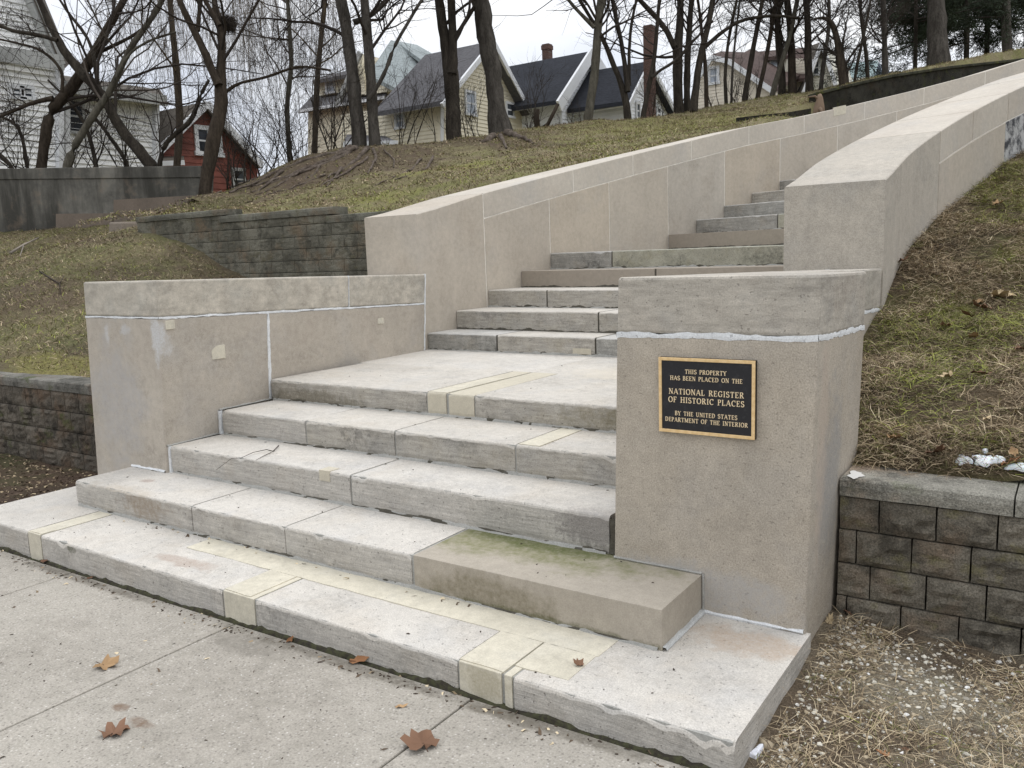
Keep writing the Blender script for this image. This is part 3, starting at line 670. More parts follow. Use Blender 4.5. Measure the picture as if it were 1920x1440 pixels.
# lower left lawn
lp = [(-12.3, 8.3, 2.42), (-12.6, 9.3, 2.74), (-17.1, 8.06, 2.39), (-13.9, 8.4, 2.3), (-13.1, 9.6, 2.8), (-11.25, 7.05, 2.15), (-9.87, 7.05, 1.85), (-9.17, 7.05, 1.55), (-8.6, 7.05, 1.42), (-7, 7.0, 1.27), (-5.5, 6.5, 1.22)] + [(x, 3.66, .80) for x in (-5.6, -7, -9, -11, -14, -18)] + [(-19, 6, 1.9), (-16, 5.6, 1.75), (-10.2, 4.75, 1.36), (-5.5, 5, 1.02), (-8.2, 4.15, 1.02)]
lawn_z = tps(lp)
RZ = np.array([(3.2, .69), (3.62, .737), (3.72, .80), (3.85, .86), (4.3, .96), (5.0, 1.10), (5.5, 1.24), (5.77, 1.33), (6.05, 1.46), (6.47, 1.64), (7.28, 1.89), (8.12, 2.14), (8.72, 2.33), (10, 2.72), (14, 3.9), (20, 5.3), (40, 9)])
bank_z = lambda x, y: np.interp(y, RZ[:, 0], RZ[:, 1]) + 0.05 * np.clip(x, -1, 3)
def with_relief(f, amp, seed): return lambda x, y: f(x, y) + amp * fn(x, y, 1.1, seed) + amp * .45 * fn(x, y, 5, seed + 20)
hillz, lawnz, bankz = with_relief(hill_z, .045, 1), with_relief(lawn_z, .03, 2), with_relief(bank_z, .028, 3)
bedz = lambda x, y: .115 + .035 * (np.asarray(y) - 2.2) + .014 * fn(x, y, 4, 4) + .02 * np.exp(-((np.asarray(x) + .75) ** 2 + (np.asarray(y) - 3.3) ** 2) / .05)
ledz = lambda x, y: .10 + .012 * (np.asarray(y) - 2.2) + .012 * fn(x, y, 4, 5)

def earth(name, soil, dead, green, spots=(), fine=60):
    t = NT(name, 0.95, 0.1)
    a = t.ramp(t.noise(0.55, 5, 0.65), 0.40, 0.62); b = t.ramp(t.noise(1.7, 5, 0.7, t.map((1, 1, 1), loc=(7, 3, 2))), 0.44, 0.62)
    col = t.mix(a, dead, soil); col = t.mix(t.mth('MULTIPLY', b, .75), col, green)
    for cen, rad, c, amt, ns in spots: col = t.mix(t.mth('MULTIPLY', t.spot(cen, rad, ns), amt), col, c)
    f1 = t.noise(fine, 4, 0.7); f2 = t.noise(14, 4, 0.7)
    k = t.ramp(f1, .3, .7, .6, 1.4)
    col = t.mix(1.0, col, t.n('ShaderNodeCombineColor', {0: k, 1: k, 2: k}).outputs[0], 'MULTIPLY')
    return t.done(col, t.mth('ADD', f1, f2), 0.8, 0.03)
SOIL, DEAD, GREEN, ACID = (0.075, 0.056, 0.04), (0.23, 0.19, 0.11), (0.14, 0.145, 0.05), (0.22, 0.225, 0.06)
hill_m = earth('hill_turf', (0.15, 0.122, 0.075), (0.225, 0.195, 0.112), (0.17, 0.172, 0.064),
               spots=[(tuple(atw(640, 300, 15.5)), (3.6, 3.2, 1.0), (0.112, 0.083, 0.061), 1.0, 1.6), (tuple(atw(470, 350, 14.5)), (2.4, 2.2, 1.0), (0.112, 0.083, 0.061), 1.0, 2), (tuple(atw(880, 275, 17.5)), (2.6, 1.8, 1.5), (0.112, 0.083, 0.061), .9, 1.6), (tuple(atw(1010, 275, 16)), (1.5, .7, 1), (0.10, 0.075, 0.055), .8, 2),
                      (tuple(atw(830, 310, 13.5)), (1.1, 1.2, 1.0), ACID, .8, 3), (tuple(atw(700, 350, 11.5)), (1.0, .5, .6), ACID, .6, 4), (tuple(atw(1250, 225, 18)), (3, 3, 2), (0.19, 0.18, 0.06), .6, 2)])
lawn_m = earth('lawn_turf', (0.10, 0.08, 0.054), (0.175, 0.148, 0.086), (0.115, 0.115, 0.05),
               spots=[(tuple(atw(430, 480, 10.5)), (.9, .9, .8), SOIL, 1, 3), (tuple(atw(90, 560, 9.5)), (1.2, .8, .8), (0.11, 0.082, 0.058), .9, 3), (tuple(atw(110, 680, 7.3)), (1.2, .35, .5), (0.24, 0.22, 0.075), .8, 4)])
bank_m = earth('bank_thatch', (0.062, 0.046, 0.032), (0.125, 0.096, 0.06), (0.10, 0.095, 0.04), spots=[((-.62, 5.6, 1.3), (.16, .4, .4), (0.2, 0.21, 0.05), .8, 4), ((-.3, 6.3, 1.6), (.3, .5, .5), (0.19, 0.20, 0.05), .7, 4), ((-.55, 4.75, 1.05), (.12, .15, .3), (0.2, 0.21, 0.05), .8, 4)])
bed_m = earth('gravelly_soil', (0.10, 0.074, 0.053), (0.19, 0.15, 0.105), (0.26, 0.225, 0.165), fine=110, spots=[((-.32, 2.93, .15), (.45, .20, .2), (0.33, 0.295, 0.22), .75, 6), ((-.05, 2.75, .15), (.35, .3, .2), (0.33, 0.295, 0.22), .7, 6)])
leafbed_m = earth('leafy_soil', (0.055, 0.040, 0.030), (0.10, 0.07, 0.05), (0.075, 0.075, 0.035), fine=90)

def terrain(name, f, x0, x1, y0, y1, st, mat, keep=None, skirt=None):
    nx, ny = int((x1 - x0) / st) + 1, int((y1 - y0) / st) + 1
    X, Yg = np.meshgrid(np.linspace(x0, x1, nx), np.linspace(y0, y1, ny)); Zg = f(X, Yg)
    V = np.stack([X, Yg, Zg], -1).reshape(-1, 3)
    i, j = np.meshgrid(np.arange(nx - 1), np.arange(ny - 1)); a = (j * nx + i).ravel()
    Fq = np.stack([a, a + 1, a + nx + 1, a + nx], -1)
    if keep is not None:
        c = V[Fq].mean(1); Fq = Fq[keep(c[:, 0], c[:, 1])]
    o = mesh_np(name, V, Fq, mat, smooth=True)
    return props(o, kind='structure')
rad = lambda x, y: np.hypot(x - CX, y - CY)
terrain('hillside', hillz, -30, 8, 5.9, 46, .16, hill_m, lambda x, y: (((y > 7.2) & (x > -11.3)) | ((y > 9.3) & (x > -13.4)) | ((x > -5.66) & (y > 5.9)) | (y > 10.5)) & ((rad(x, y) > RL + .5) | (y > 28)))
terrain('lower_lawn', lawnz, -24, -5.2, 3.5, 10.6, .1, lawn_m, lambda x, y: (y < 7.3) | ((x < -11.1) & (y < 9.7)))
terrain('bank', bankz, -1.6, 9, 3.64, 26, .07, bank_m, lambda x, y: ((x > -.86) & (y < 4.0)) | ((y >= 4.0) & (y < 5.8) & (x > -1.12)) | ((y >= 5.8) & (rad(x, y) < RO + .1)))
terrain('planting_bed', bedz, -.80, 6, 2.15, 3.5, .02, bed_m)
terrain('soil_strip', ledz, -16, -5.2, 2.15, 3.5, .03, leafbed_m)
# distant ground, one sheet to the horizon
mb = MB(); mb.add([(-900, -900, -.6), (900, -900, -.6), (900, 900, -.6), (-900, 900, -.6)], [(0, 1, 2, 3)])
gm = NT('distant_ground', .95); props(mb.build('ground', gm.done(gm.mix(gm.ramp(gm.noise(.05, 4), .4, .6), (0.10, 0.095, 0.06), (0.085, 0.075, 0.055)))), kind='structure')

# sidewalk: concrete slabs with open joints
ct = NT('sidewalk_concrete', 0.9, 0.25)
big = ct.noise(0.9, 5, 0.62); mid = ct.noise(11, 5, 0.7); fine = ct.noise(120, 3, 0.75)
col = ct.mix(ct.ramp(big, .35, .65), (0.338, 0.314, 0.27), (0.262, 0.241, 0.205))
col = ct.mix(ct.ramp(mid, .35, .7, 0, .5), col, (0.43, 0.395, 0.345))
vor = ct.n('ShaderNodeTexVoronoi', {'Vector': ct.pos, 'Scale': 80.0}); rndc = ct.n('ShaderNodeSeparateColor', {0: vor.outputs['Color']})
agg = ct.mth('MULTIPLY', ct.ramp(vor.outputs['Distance'], .42, .22), ct.ramp(rndc.outputs[0], .45, .75))
col = ct.mix(ct.mth('MULTIPLY', agg, .55), col, (0.135, 0.12, 0.105)); col = ct.mix(ct.mth('MULTIPLY', ct.mth('MULTIPLY', ct.ramp(vor.outputs['Distance'], .4, .2), ct.ramp(rndc.outputs[1], .74, .84)), .6), col, (0.58, 0.55, 0.50))
k = ct.ramp(fine, .28, .72, .74, 1.26); col = ct.mix(1.0, col, ct.n('ShaderNodeCombineColor', {0: k, 1: k, 2: k}).outputs[0], 'MULTIPLY')
ws = ct.mth('MULTIPLY', ct.ramp(ct.noise(1.2, 8, .74, ct.map((1, 1, 1), loc=(2, 8, 1))), .52, .70), ct.ramp(ct.noise(28, 4, .7), .3, .6, .3, 1))
col = ct.mix(ct.mth('MULTIPLY', ws, .8), col, (0.17, 0.15, 0.125))
for cen, r, c, a in (((-2.75, 2.08, .1), (.32, .10, .1), (0.17, 0.155, 0.13), .7), ((-2.62, 1.5, .1), (.10, .04, .1), (.15, .095, .06), .8), ((-2.78, 1.52, .1), (.05, .03, .1), (.15, .095, .06), .8), ((-5.2, 1.9, .1), (.45, .2, .2), (0.16, 0.145, 0.12), .8), ((-2.2, 2.16, .1), (1.0, .05, .1), (.13, .115, .09), .8), ((-4.2, 2.16, .1), (.9, .05, .1), (.13, .115, .09), .8), ((-1.3, 2.17, .1), (.5, .05, .1), (.13, .115, .09), .8)):
    col = ct.mix(ct.mth('MULTIPLY', ct.spot(cen, r, 5), a), col, c)
walk_m = ct.done(col, ct.mth('SUBTRACT', ct.mth('ADD', ct.mth('MULTIPLY', fine, .6), ct.mth('MULTIPLY', mid, .4)), ct.mth('MULTIPLY', agg, .5)), 0.6, 0.004)
zs_ = lambda x: .104 + .011 * (x + 3.1)
mb = MB(); xs = [-30, -13.5, -12.19, -10.88, -9.57, -8.26, -6.95, -5.65, -4.342, -3.012, -1.714, -.41, .9, 2.2, 3.5, 4.8, 12]
for a, b in zip(xs, xs[1:]):
    a1, b1 = a + .004, b - .004
    mb.hexa([(a1, -3, -.2), (b1, -3, -.2), (b1, 2.196, -.2), (a1, 2.196, -.2)], [(a1, -3, zs_(a1)), (b1, -3, zs_(b1)), (b1, 2.196, zs_(b1)), (a1, 2.196, zs_(a1))], 0, .005)
props(mb.build('sidewalk', walk_m), kind='structure')
dirt = NT('joint_dirt', .95); dirt_m = dirt.done(dirt.mix(dirt.ramp(dirt.noise(40), .4, .6), (0.035, 0.030, 0.022), (0.06, 0.06, 0.03)))
mb = MB(); mb.hexa([(-30, -3, -.3), (12, -3, -.3), (12, 2.24, -.3), (-30, 2.24, -.3)], [(-30, -3, zs_(-30) - .009), (12, -3, zs_(12) - .009), (12, 2.24, zs_(12) - .009), (-30, 2.24, zs_(-30) - .009)])
ragged(mb, lambda u, v, z: (u, 2.215 + v, z + zs_(u)), -5.5, -.78, -.016, .004, -.006, .007, 0, 210, .9)
props(mb.build('joint_soil', dirt_m), kind='structure')

# ------------------------------------------------------------------ block retaining walls
def cmu(name, base, moss, seed, dark=0.35, rough_amt=.8):
    t = NT(name, 0.95, 0.15)
    col = t.mix(t.ramp(t.noise(2.2, 5, .65, t.map((1, 1, 1), loc=(seed, 2, 3))), .38, .62), sc(base, .72), sc(base, 1.3))
    br = t.ramp(t.noise(3.1, 4, .6, t.map((1, 1, 1), loc=(9, seed, 1))), .52, .68, 0, .7); col = t.mix(br, col, (base[0] * 1.15, base[1] * .88, base[2] * .72))
    dk = t.ramp(t.noise(5.5, 5, .7, t.map((1, 1, 1), loc=(4, 2, seed))), .5, .62, 0, .85); col = t.mix(dk, col, sc(base, dark))
    ms = t.ramp(t.noise(4.3, 5, .7, t.map((1, 1, 1.6), loc=(seed, 8, 8))), .56, .68, 0, .8); col = t.mix(ms, col, moss)
    f = t.noise(150, 3, .75); k = t.ramp(f, .3, .72, .45, 1.6); col = t.mix(1.0, col, t.n('ShaderNodeCombineColor', {0: k, 1: k, 2: k}).outputs[0], 'MULTIPLY')
    return t.done(col, t.mth('ADD', f, t.noise(45, 4, .7)), rough_amt, .008)
cmu_r = cmu('split_face_block', (0.165, 0.148, 0.118), (0.15, 0.135, 0.07), 3, .42)
cmu_rc = cmu('cap_block', (0.255, 0.245, 0.21), (0.17, 0.175, 0.12), 5, .55)
cmu_l = cmu('mossy_block', (0.115, 0.10, 0.08), (0.07, 0.08, 0.028), 7, .3)
cmu_lc = cmu('mossy_cap_block', (0.165, 0.158, 0.138), (0.07, 0.085, 0.03), 8, .4)
cmu_g = cmu('grey_block', (0.15, 0.142, 0.112), (0.12, 0.108, 0.07), 9, .5, .9)
cmu_gc = cmu('grey_cap_block', (0.15, 0.145, 0.118), (0.10, 0.105, 0.055), 10, .5, .9)
black_b = cmu('sooty_block', (0.034, 0.032, 0.026), (0.05, 0.055, 0.018), 12, .4)
soot = NT('deep_joint', .95); soot_m = soot.done((0.02, 0.018, 0.014))
def rock_block(mb, x0, x1, y, z0, z1, rough, seed, m=0, depth=.12):
    nx, nz = max(3, int((x1 - x0) / .022)), max(3, int((z1 - z0) / .022)); P = []; Fs = []
    for j in range(nz + 1):
        for i in range(nx + 1):
            u, v = i / nx, j / nz; e = min(1, 6 * min(u, 1 - u) * (x1 - x0) / .2) * min(1, 6 * min(v, 1 - v) * (z1 - z0) / .14)
            x, z = x0 + (x1 - x0) * u, z0 + (z1 - z0) * v
            d = rough * (0.55 * e + e * (0.8 * fbm(x + seed * 3.7, z * 9 + seed, 9) + .35 * mnoise.noise(Vector((x * 45, z * 45, seed)))))
            P.append((x + .002 * fbm(z, seed, 30) * (e < .2), y - d, z + .002 * fbm(x, seed + 2, 30) * (e < .2)))
    w = nx + 1
    for j in range(nz):
        for i in range(nx): a = j * w + i; Fs.append((a, a + 1, a + w + 1, a + w))
    ring = [i for i in range(w)] + [j * w + nx for j in range(1, nz + 1)] + [nz * w + i for i in range(nx - 1, -1, -1)] + [j * w for j in range(nz - 1, 0, -1)]
    o = len(P); P += [(P[i][0], y + depth, P[i][2]) for i in ring]; L = len(ring)
    Fs += [(ring[(i + 1) % L], ring[i], o + i, o + (i + 1) % L) for i in range(L)]
    mb.add(P, Fs, m)
def block_wall(label, x0, x1, y, courses, capz, caps, blen, offs, mats, rough, zdepth=.235, seed=1, setback=.006):
    t = thing('block_retaining_wall', label, 'wall', ((x0 + x1) / 2, y, courses[0][0]))
    mb = MB()
    for k, (z0, z1) in enumerate(courses):
        x = x0 - blen + offs[k % len(offs)] * blen; i = 0
        while x < x1:
            a, b = max(x, x0), min(x + blen, x1)
            if b - a > .02: rock_block(mb, a + .003, b - .003, y + setback * k, z0 + .003, z1 - .003, rough, seed + k * 37 + i)
            x += blen; i += 1
    mb.build('course', mats[0], t)
    mb = MB(); mb.box(x0 + .01, x1 - .01, y + setback * len(courses) + .03, y + zdepth - .02, courses[0][0], courses[-1][1] + .001); mb.build('backing', soot_m, t)
    y += setback * len(courses)
    for a, b, za, zb in caps:
        cb = MB(); x = a; i = 0
        L = capz
        while x < b - .02:
            e = min(x + L, b)
            nn = max(2, int((e - x) / .05)); P = []; Fs = []
            for q in range(nn + 1):
                u = x + .003 + (e - x - .006) * q / nn
                j = .006 * fbm(u, seed + i, 8) + .003 * fbm(u, seed + 5, 40)
                P += [(u, y - .018 + j, za), (u, y - .022 + j, za + (zb - za) * .55), (u, y - .017 + j, zb - .008), (u, y - .005 + j, zb + .001), (u, y + zdepth, zb), (u, y + zdepth, za)]
            for q in range(nn):
                for r in range(6): w1, w2 = q * 6 + r, q * 6 + (r + 1) % 6; Fs.append((w1, w1 + 6, w2 + 6, w2))
            cb.add(P, Fs); cb.add(P[:6], [(0, 1, 2, 3, 4, 5)]); cb.add(P[-6:], [(5, 4, 3, 2, 1, 0)])
            x = e; i += 1
        cb.build('cap', mats[1], t)
    return t
rc = [(.03, .118), (.118, .25), (.25, .388), (.388, .527), (.527, .664)]
block_wall('dark split-face block wall running right from the pier with the plaque', -.768, 4.2, 3.417, rc, .605, [(-.768, 4.2, .667, .738)], .203, (.72, .2, .62, .34, .74), (cmu_r, cmu_rc), .020, seed=3)
block_wall('mossy dark block wall running left from the pier without plaque', -12, -5.46, 3.417, [(.0, .105), (.105, .245), (.245, .40), (.40, .56), (.56, .72)], 1.2, [(-12, -5.46, .722, .80)], .203, (.1, .6, .25, .8, .4), (cmu_l, cmu_lc), .016, seed=23, setback=.010)
block_wall('grey block wall with stepped caps below the bare tree roots', -11.28, -5.47, 7.10, [(1.12 + .142 * i, 1.262 + .142 * i) for i in range(7)], 3.0, [(-11.28, -9.25, 2.31, 2.385), (-9.42, -7.33, 2.215, 2.30), (-7.45, -5.47, 2.115, 2.20)], .42, (.3, .8), (cmu_g, cmu_gc), .006, seed=51, setback=.013)
mb = MB()
for i in range(1): 
    for x in np.arange(-11.28, -9.36, .42): rock_block(mb, x + .003, min(x + .417, -9.36), 7.19, 2.118, 2.308, .006, 200 + int(x * 10))
    for x in np.arange(-9.36, -7.42, .42): rock_block(mb, x + .003, min(x + .417, -7.42), 7.19, 2.118, 2.213, .006, 230 + int(x * 10))
gw = [o for o in bpy.data.objects if o.name.startswith('block_retaining_wall')][-1]
mb.build('course', cmu_g, gw)
# loose blocks where the grey wall meets the old concrete
mb = MB(); p = onz(222, 436, 2.22); mb.hexa([(p[0] - .3, p[1], p[2] - .1), (p[0] + .25, p[1] - .1, p[2] - .1), (p[0] + .3, p[1] + .3, p[2] - .1), (p[0] - .25, p[1] + .3, p[2] - .1)], [(p[0] - .28, p[1] + .02, p[2] + .17), (p[0] + .22, p[1] - .06, p[2] + .15), (p[0] + .28, p[1] + .3, p[2] + .16), (p[0] - .2, p[1] + .3, p[2] + .18)], 0, .03)
o = mb.build('loose_stone', stone('loose_stone', (0.21, 0.175, 0.14), .2, seed=31)); props(o, 'loose brown stone lying at the left end of the grey block wall', 'stone')

# old concrete wall on the left
oc = NT('old_concrete', .92, .2)
c_ = oc.mix(oc.ramp(oc.noise(.8, 8, .7), .40, .60), (0.08, 0.077, 0.068), (0.20, 0.19, 0.165))
c_ = oc.mix(oc.ramp(oc.noise(1.0, 5, .65, oc.map((1.6, 1.6, .25))), .46, .62, 0, .9), c_, (0.045, 0.043, 0.037))
c_ = oc.mix(oc.ramp(oc.noise(3.2, 5, .7), .55, .72, 0, .55), c_, (0.17, 0.13, 0.095))
oc_m = oc.done(c_, oc.noise(30, 5, .7), .4, .01)
foot_m = stone('brown_footing', (0.165, 0.132, 0.105), .22, grey=(0.10, 0.092, 0.078), grain=.15, seed=33, big=2)
wallA, wallB = atw(-420, 330, 17.2), atw(378, 330, 15.0)
d_ = (wallB - wallA); d_[2] = 0; d_ /= np.linalg.norm(d_); n_ = np.array([-d_[1], d_[0], 0])
cw = thing('concrete_wall', 'old stained grey concrete wall in front of the white house', 'wall', wallA)
def vplane(px, py, p0, dirv):      # pixel onto the vertical plane through p0 along dirv
    nn = np.array([-dirv[1], dirv[0], 0]); r = ray(px, py); return EYEP + r * ((nn @ (p0 - EYEP)) / (nn @ r))
v = lambda px, py: vplane(px, py, wallA, d_)
mb = MB(); A0, A1, B0, B1 = v(-420, 480), v(-420, 322), v(378, 440), v(378, 311)
mb.hexa([A0, B0, B0 + n_ * .35, A0 + n_ * .35], [A1 - (0, 0, .2), B1 - (0, 0, .2), B1 + n_ * .35 - (0, 0, .2), A1 + n_ * .35 - (0, 0, .2)], 0, .015); mb.build('wall_face', oc_m, cw)
f_ = -n_ * .02
mb = MB(); mb.hexa([A1 - (0, 0, .203) + f_, B1 - (0, 0, .203) + f_, B1 + n_ * .37 - (0, 0, .203), A1 + n_ * .37 - (0, 0, .203)], [A1 + f_, B1 + f_, B1 + n_ * .37, A1 + n_ * .37], 0, .012); mb.build('wall_top', oc_m, cw)
mb = MB()
for pts in ([(216, 375), (376, 366), (380, 420), (216, 425)], [(108, 401), (214, 400), (214, 446), (108, 446)]):
    P = [v(*q) - n_ * .045 for q in pts]; mb.prism(P, n_ * .25)
mb.build('footing', foot_m, cw)

# black retaining wall and timber edging on the crest at the right
def poly_wall(name, label, cat, top, h, th, mat, capmat=None):
    P = [atw(*q) for q in top]; t = thing(name, label, cat, P[0] - (0, 0, h)); mb = MB(); cb = MB()
    for a, b in zip(P, P[1:]):
        d = b - a; d[2] = 0; d /= np.linalg.norm(d); n = np.array([-d[1], d[0], 0]) * th
        z = np.array((0, 0, 1.0))
        mb.hexa([a - z * h, b - z * h, b + n - z * h, a + n - z * h], [a - z * .06, b - z * .06, b + n - z * .06, a + n - z * .06])
        if capmat: cb.hexa([a - n * .12 - z * .058, b - n * .12 - z * .058, b + n - z * .058, a + n - z * .058], [a - n * .12, b - n * .12, b + n, a + n], 0, .01)
    mb.build('wall_body', mat, t)
    if capmat: cb.build('wall_cap', capmat, t)
    return t
poly_wall('low_wall', 'low blackened wall with mossy top behind the left cheek wall', 'wall', [(1517, 178, 17.4), (1540, 171, 17.0), (1595, 157, 17), (1671, 140, 17.5), (1780, 124, 18.5), (1893, 112, 20), (1960, 104, 21)], 1.0, .3, black_b, cmu('mossy_wall_cap', (0.05, 0.05, 0.036), (0.10, 0.105, 0.03), 14, .4))
poly_wall('edging', 'dark timber edging half buried in the lawn near the crest', 'edging', [(1380, 215, 16.2), (1430, 209, 16), (1480, 204, 16), (1521, 197, 16.2)], .35, .12, black_b)

# ------------------------------------------------------------------ grass, straw, gravel
def gmat(name, c, v=.25):
    t = NT(name, .9, .2); return t.done(t.mix(t.ramp(t.noise(3.0, 3), .3, .7), sc(c, 1 - v), sc(c, 1 + v)))
straw_m, thatch_m, brown_m, olive_m, moss_m, pale_m = gmat('straw', (0.42, 0.335, 0.215)), gmat('thatch', (0.25, 0.19, 0.12)), gmat('dead_brown', (0.11, 0.08, 0.055)), gmat('olive_grass', (0.175, 0.175, 0.07)), gmat('mossy_green', (0.29, 0.31, 0.07)), gmat('pale_straw', (0.60, 0.50, 0.34))
BLM = [straw_m, thatch_m, brown_m, olive_m, moss_m, pale_m]
def blades(name, XY, f, L, wd, flat, mi, lift=0.0, curl=.5, seed=0):
    g = np.random.default_rng(seed); n = len(XY)
    L = L * g.uniform(.5, 1.4, n); az = g.uniform(0, 2 * np.pi, n); el_ = np.clip(g.normal(flat, .30, n), .02, 1.4)
    if np.isscalar(wd): wd = wd * g.uniform(.6, 1.4, n)
    z0 = f(XY[:, 0], XY[:, 1]) + lift * g.uniform(0, 1, n) - .004
    P = np.stack([XY[:, 0], XY[:, 1], z0], -1); V = []
    bend = g.normal(0, curl, n); a = az.copy(); e = el_.copy()
    side = np.stack([-np.sin(az), np.cos(az), np.zeros(n)], -1)
    tw = g.uniform(-.8, .8, n); side = side * np.cos(tw)[:, None]; side[:, 2] = np.sin(tw)
    for k, ws in enumerate((1, .8, .15)):
        V += [P + side * (wd * ws / 2)[:, None], P - side * (wd * ws / 2)[:, None]]
        P = P + np.stack([np.cos(a) * np.cos(e), np.sin(a) * np.cos(e), np.sin(e)], -1) * (L / 2)[:, None]
        a = a + bend; e = e - g.uniform(.1, .7, n)
    V = np.stack(V, 1).reshape(-1, 3); b = np.arange(n)[:, None] * 6
    Q = np.concatenate([b + np.array([0, 1, 3, 2]), b + np.array([2, 3, 5, 4])]); mm = np.concatenate([mi, mi])
    return props(mesh_np(name, V, Q, BLM, mm), kind='stuff')
def pick(g, n, x, y, s, seed, wts_a, wts_b):
    """material per blade, drifting between two mixes with the ground"""
    t = np.clip(.5 + .9 * fn(x, y, s, seed), 0, 1)[:, None]; Wt = np.array(wts_a) * (1 - t) + np.array(wts_b) * t
    Cm = np.cumsum(Wt / Wt.sum(1, keepdims=True), 1); return (g.uniform(0, 1, n)[:, None] > Cm).sum(1).clip(0, 5)
def scatter(g, n, x0, x1, y0, y1, keep=None):
    XY = np.stack([g.uniform(x0, x1, n), g.uniform(y0, y1, n)], -1)
    return XY[keep(XY[:, 0], XY[:, 1])] if keep is not None else XY
def inview(XY, f, m=60):
    P = np.stack([XY[:, 0], XY[:, 1], f(XY[:, 0], XY[:, 1]) - EYE], -1); w = P @ FWD
    px = 960 + FOC * (P @ RGT) / w; py = 720 + FOC * (P @ DWN) / w
    return (w > .5) & (px > -m) & (px < 1920 + m) & (py > -m) & (py < 1440 + m)
g = np.random.default_rng(5)
bk = lambda x, y: ((x > -.74) & (y < 3.78)) | ((y >= 3.78) & (y < 5.8) & (x > -1.03)) | ((y >= 5.8) & (rad(x, y) < RO - .02))
XY = scatter(g, 290000, -1.1, 2.8, 3.66, 9.5, bk); XY = XY[inview(XY, bankz, 620)]; XY = XY[(XY[:, 0] < .5) | (g.uniform(0, 1, len(XY)) < .55)]
clump = fn(XY[:, 0], XY[:, 1], 6, 77); XY = XY[clump + .6 * fn(XY[:, 0], XY[:, 1], 15, 79) > g.uniform(-1.0, .45, len(XY))]
mi = pick(g, len(XY), XY[:, 0], XY[:, 1], 1.5, 31, [.24, .40, .24, .04, .0, .08], [.20, .26, .16, .24, .08, .06])
q = (fn(XY[:, 0], XY[:, 1], 2.3, 131) + .5 * (XY[:, 1] > 5.0) > .52) & (g.uniform(0, 1, len(XY)) < .8); mi[q] = g.choice([4, 3, 3, 1], q.sum())
blades('bank_grass', XY, bankz, .085, .0028, .28, mi, .028, .6, 1)
print('bank', len(XY))
XY = scatter(g, 9500, -.76, 1.6, 3.64, 3.95); XY = XY[(XY[:, 0] < -.36) | (g.uniform(0, 1, len(XY)) < .3) | (XY[:, 1] > 3.8) | (XY[:, 0] > .1)]; mi = pick(g, len(XY), XY[:, 0], XY[:, 1], 3, 37, [.26, .36, .24, .04, 0, .1], [.3, .36, .2, .08, 0, .06]); blades('edge_thatch', XY, bankz, .10, .0026, .2, mi, .03, .6, 11)
XY = scatter(g, 90000, -18.5, -5.3, 3.68, 9.6, lambda x, y: ((y < 7.05) | (x < -11.3))); XY = XY[inview(XY, lawnz, 300)]
mi = pick(g, len(XY), XY[:, 0], XY[:, 1], .8, 41, [.14, .30, .34, .18, .02, .02], [.14, .22, .12, .40, .10, .02])
blades('lawn_grass', XY, lawnz, .06, .0055, .5, mi, .006, .4, 2)
XY = scatter(g, 270000, -13.5, 0, 6.2, 27, lambda x, y: ((y > 7.42) | (x > -5.5)) & (rad(x, y) > RL + .68)); XY = XY[inview(XY, hillz, 300)]
bare = np.minimum(np.hypot((XY[:, 0] - atw(640, 300, 15.5)[0]) / 3.2, (XY[:, 1] - atw(640, 300, 15.5)[1]) / 2.8), np.hypot((XY[:, 0] - atw(470, 350, 14.5)[0]) / 2.2, (XY[:, 1] - atw(470, 350, 14.5)[1]) / 2.0)) + .35 * fn(XY[:, 0], XY[:, 1], 1.2, 91)
XY = XY[(bare > .9) | (g.uniform(0, 1, len(XY)) < .28)]; XY = XY[fn(XY[:, 0], XY[:, 1], 2.2, 78) > g.uniform(-1.3, .5, len(XY))]
mi = pick(g, len(XY), XY[:, 0], XY[:, 1], .6, 51, [.20, .32, .24, .20, .01, .03], [.14, .20, .10, .36, .18, .02])
blades('hillside_grass', XY, hillz, .062, .008, .55, mi, .006, .4, 3)
print('hill', len(XY))
bdk = lambda x, y: ((x > -.745) & (y < 3.40)) 
XY = scatter(g, 22000, -.75, 1.8, 2.2, 3.40, bdk)
sh = fn(XY[:, 0], XY[:, 1], 3.5, 61); XY = XY[sh > g.uniform(-.9, .4, len(XY))]
mi = pick(g, len(XY), XY[:, 0], XY[:, 1], 3, 62, [.34, .28, .10, .04, .01, .23], [.30, .36, .16, .06, .0, .12])
blades('straw_litter', XY, bedz, .085, .0021, .13, mi, .012, .5, 4)
XY = scatter(g, 900, -.75, .5, 2.2, 3.3, bdk); XY = XY[fn(XY[:, 0], XY[:, 1], 3, 66) > .25]
blades('grass_tufts', XY, bedz, .05, .002, .9, np.full(len(XY), 3), 0, .3, 5)
XY = np.concatenate([scatter(g, 150, -5.5, -.85, 2.10, 2.20), scatter(g, 60, -6, -.9, 1.0, 2.15), scatter(g, 40, -4.5, -2, 2.58, 2.64)]); blades('leaf_scraps', XY, lambda x, y: np.where(y > 2.3, Z[0] + .004, zs_(x)), .026, .011, .12, g.choice([1, 2, 2, 5], len(XY)), .006, .7, 16)
# leaf crumbs under the left wall
XY = scatter(g, 2600, -9, -5.55, 2.25, 3.38); mi = g.choice([1, 2, 2, 0], len(XY))
blades('leaf_litter', XY, ledz, .03, .014, .12, mi, .01, .6, 6)
XY = scatter(g, 5200, -13.3, -6, 7.4, 17); p = atw(640, 300, 15.5); XY = XY[(np.hypot((XY[:, 0] - p[0]) / 3.6, (XY[:, 1] - p[1]) / 3.4) < 1.1)]
blades('root_litter', XY, hillz, .05, .022, .15, g.choice([1, 2, 2, 0], len(XY)), .01, .6, 7)

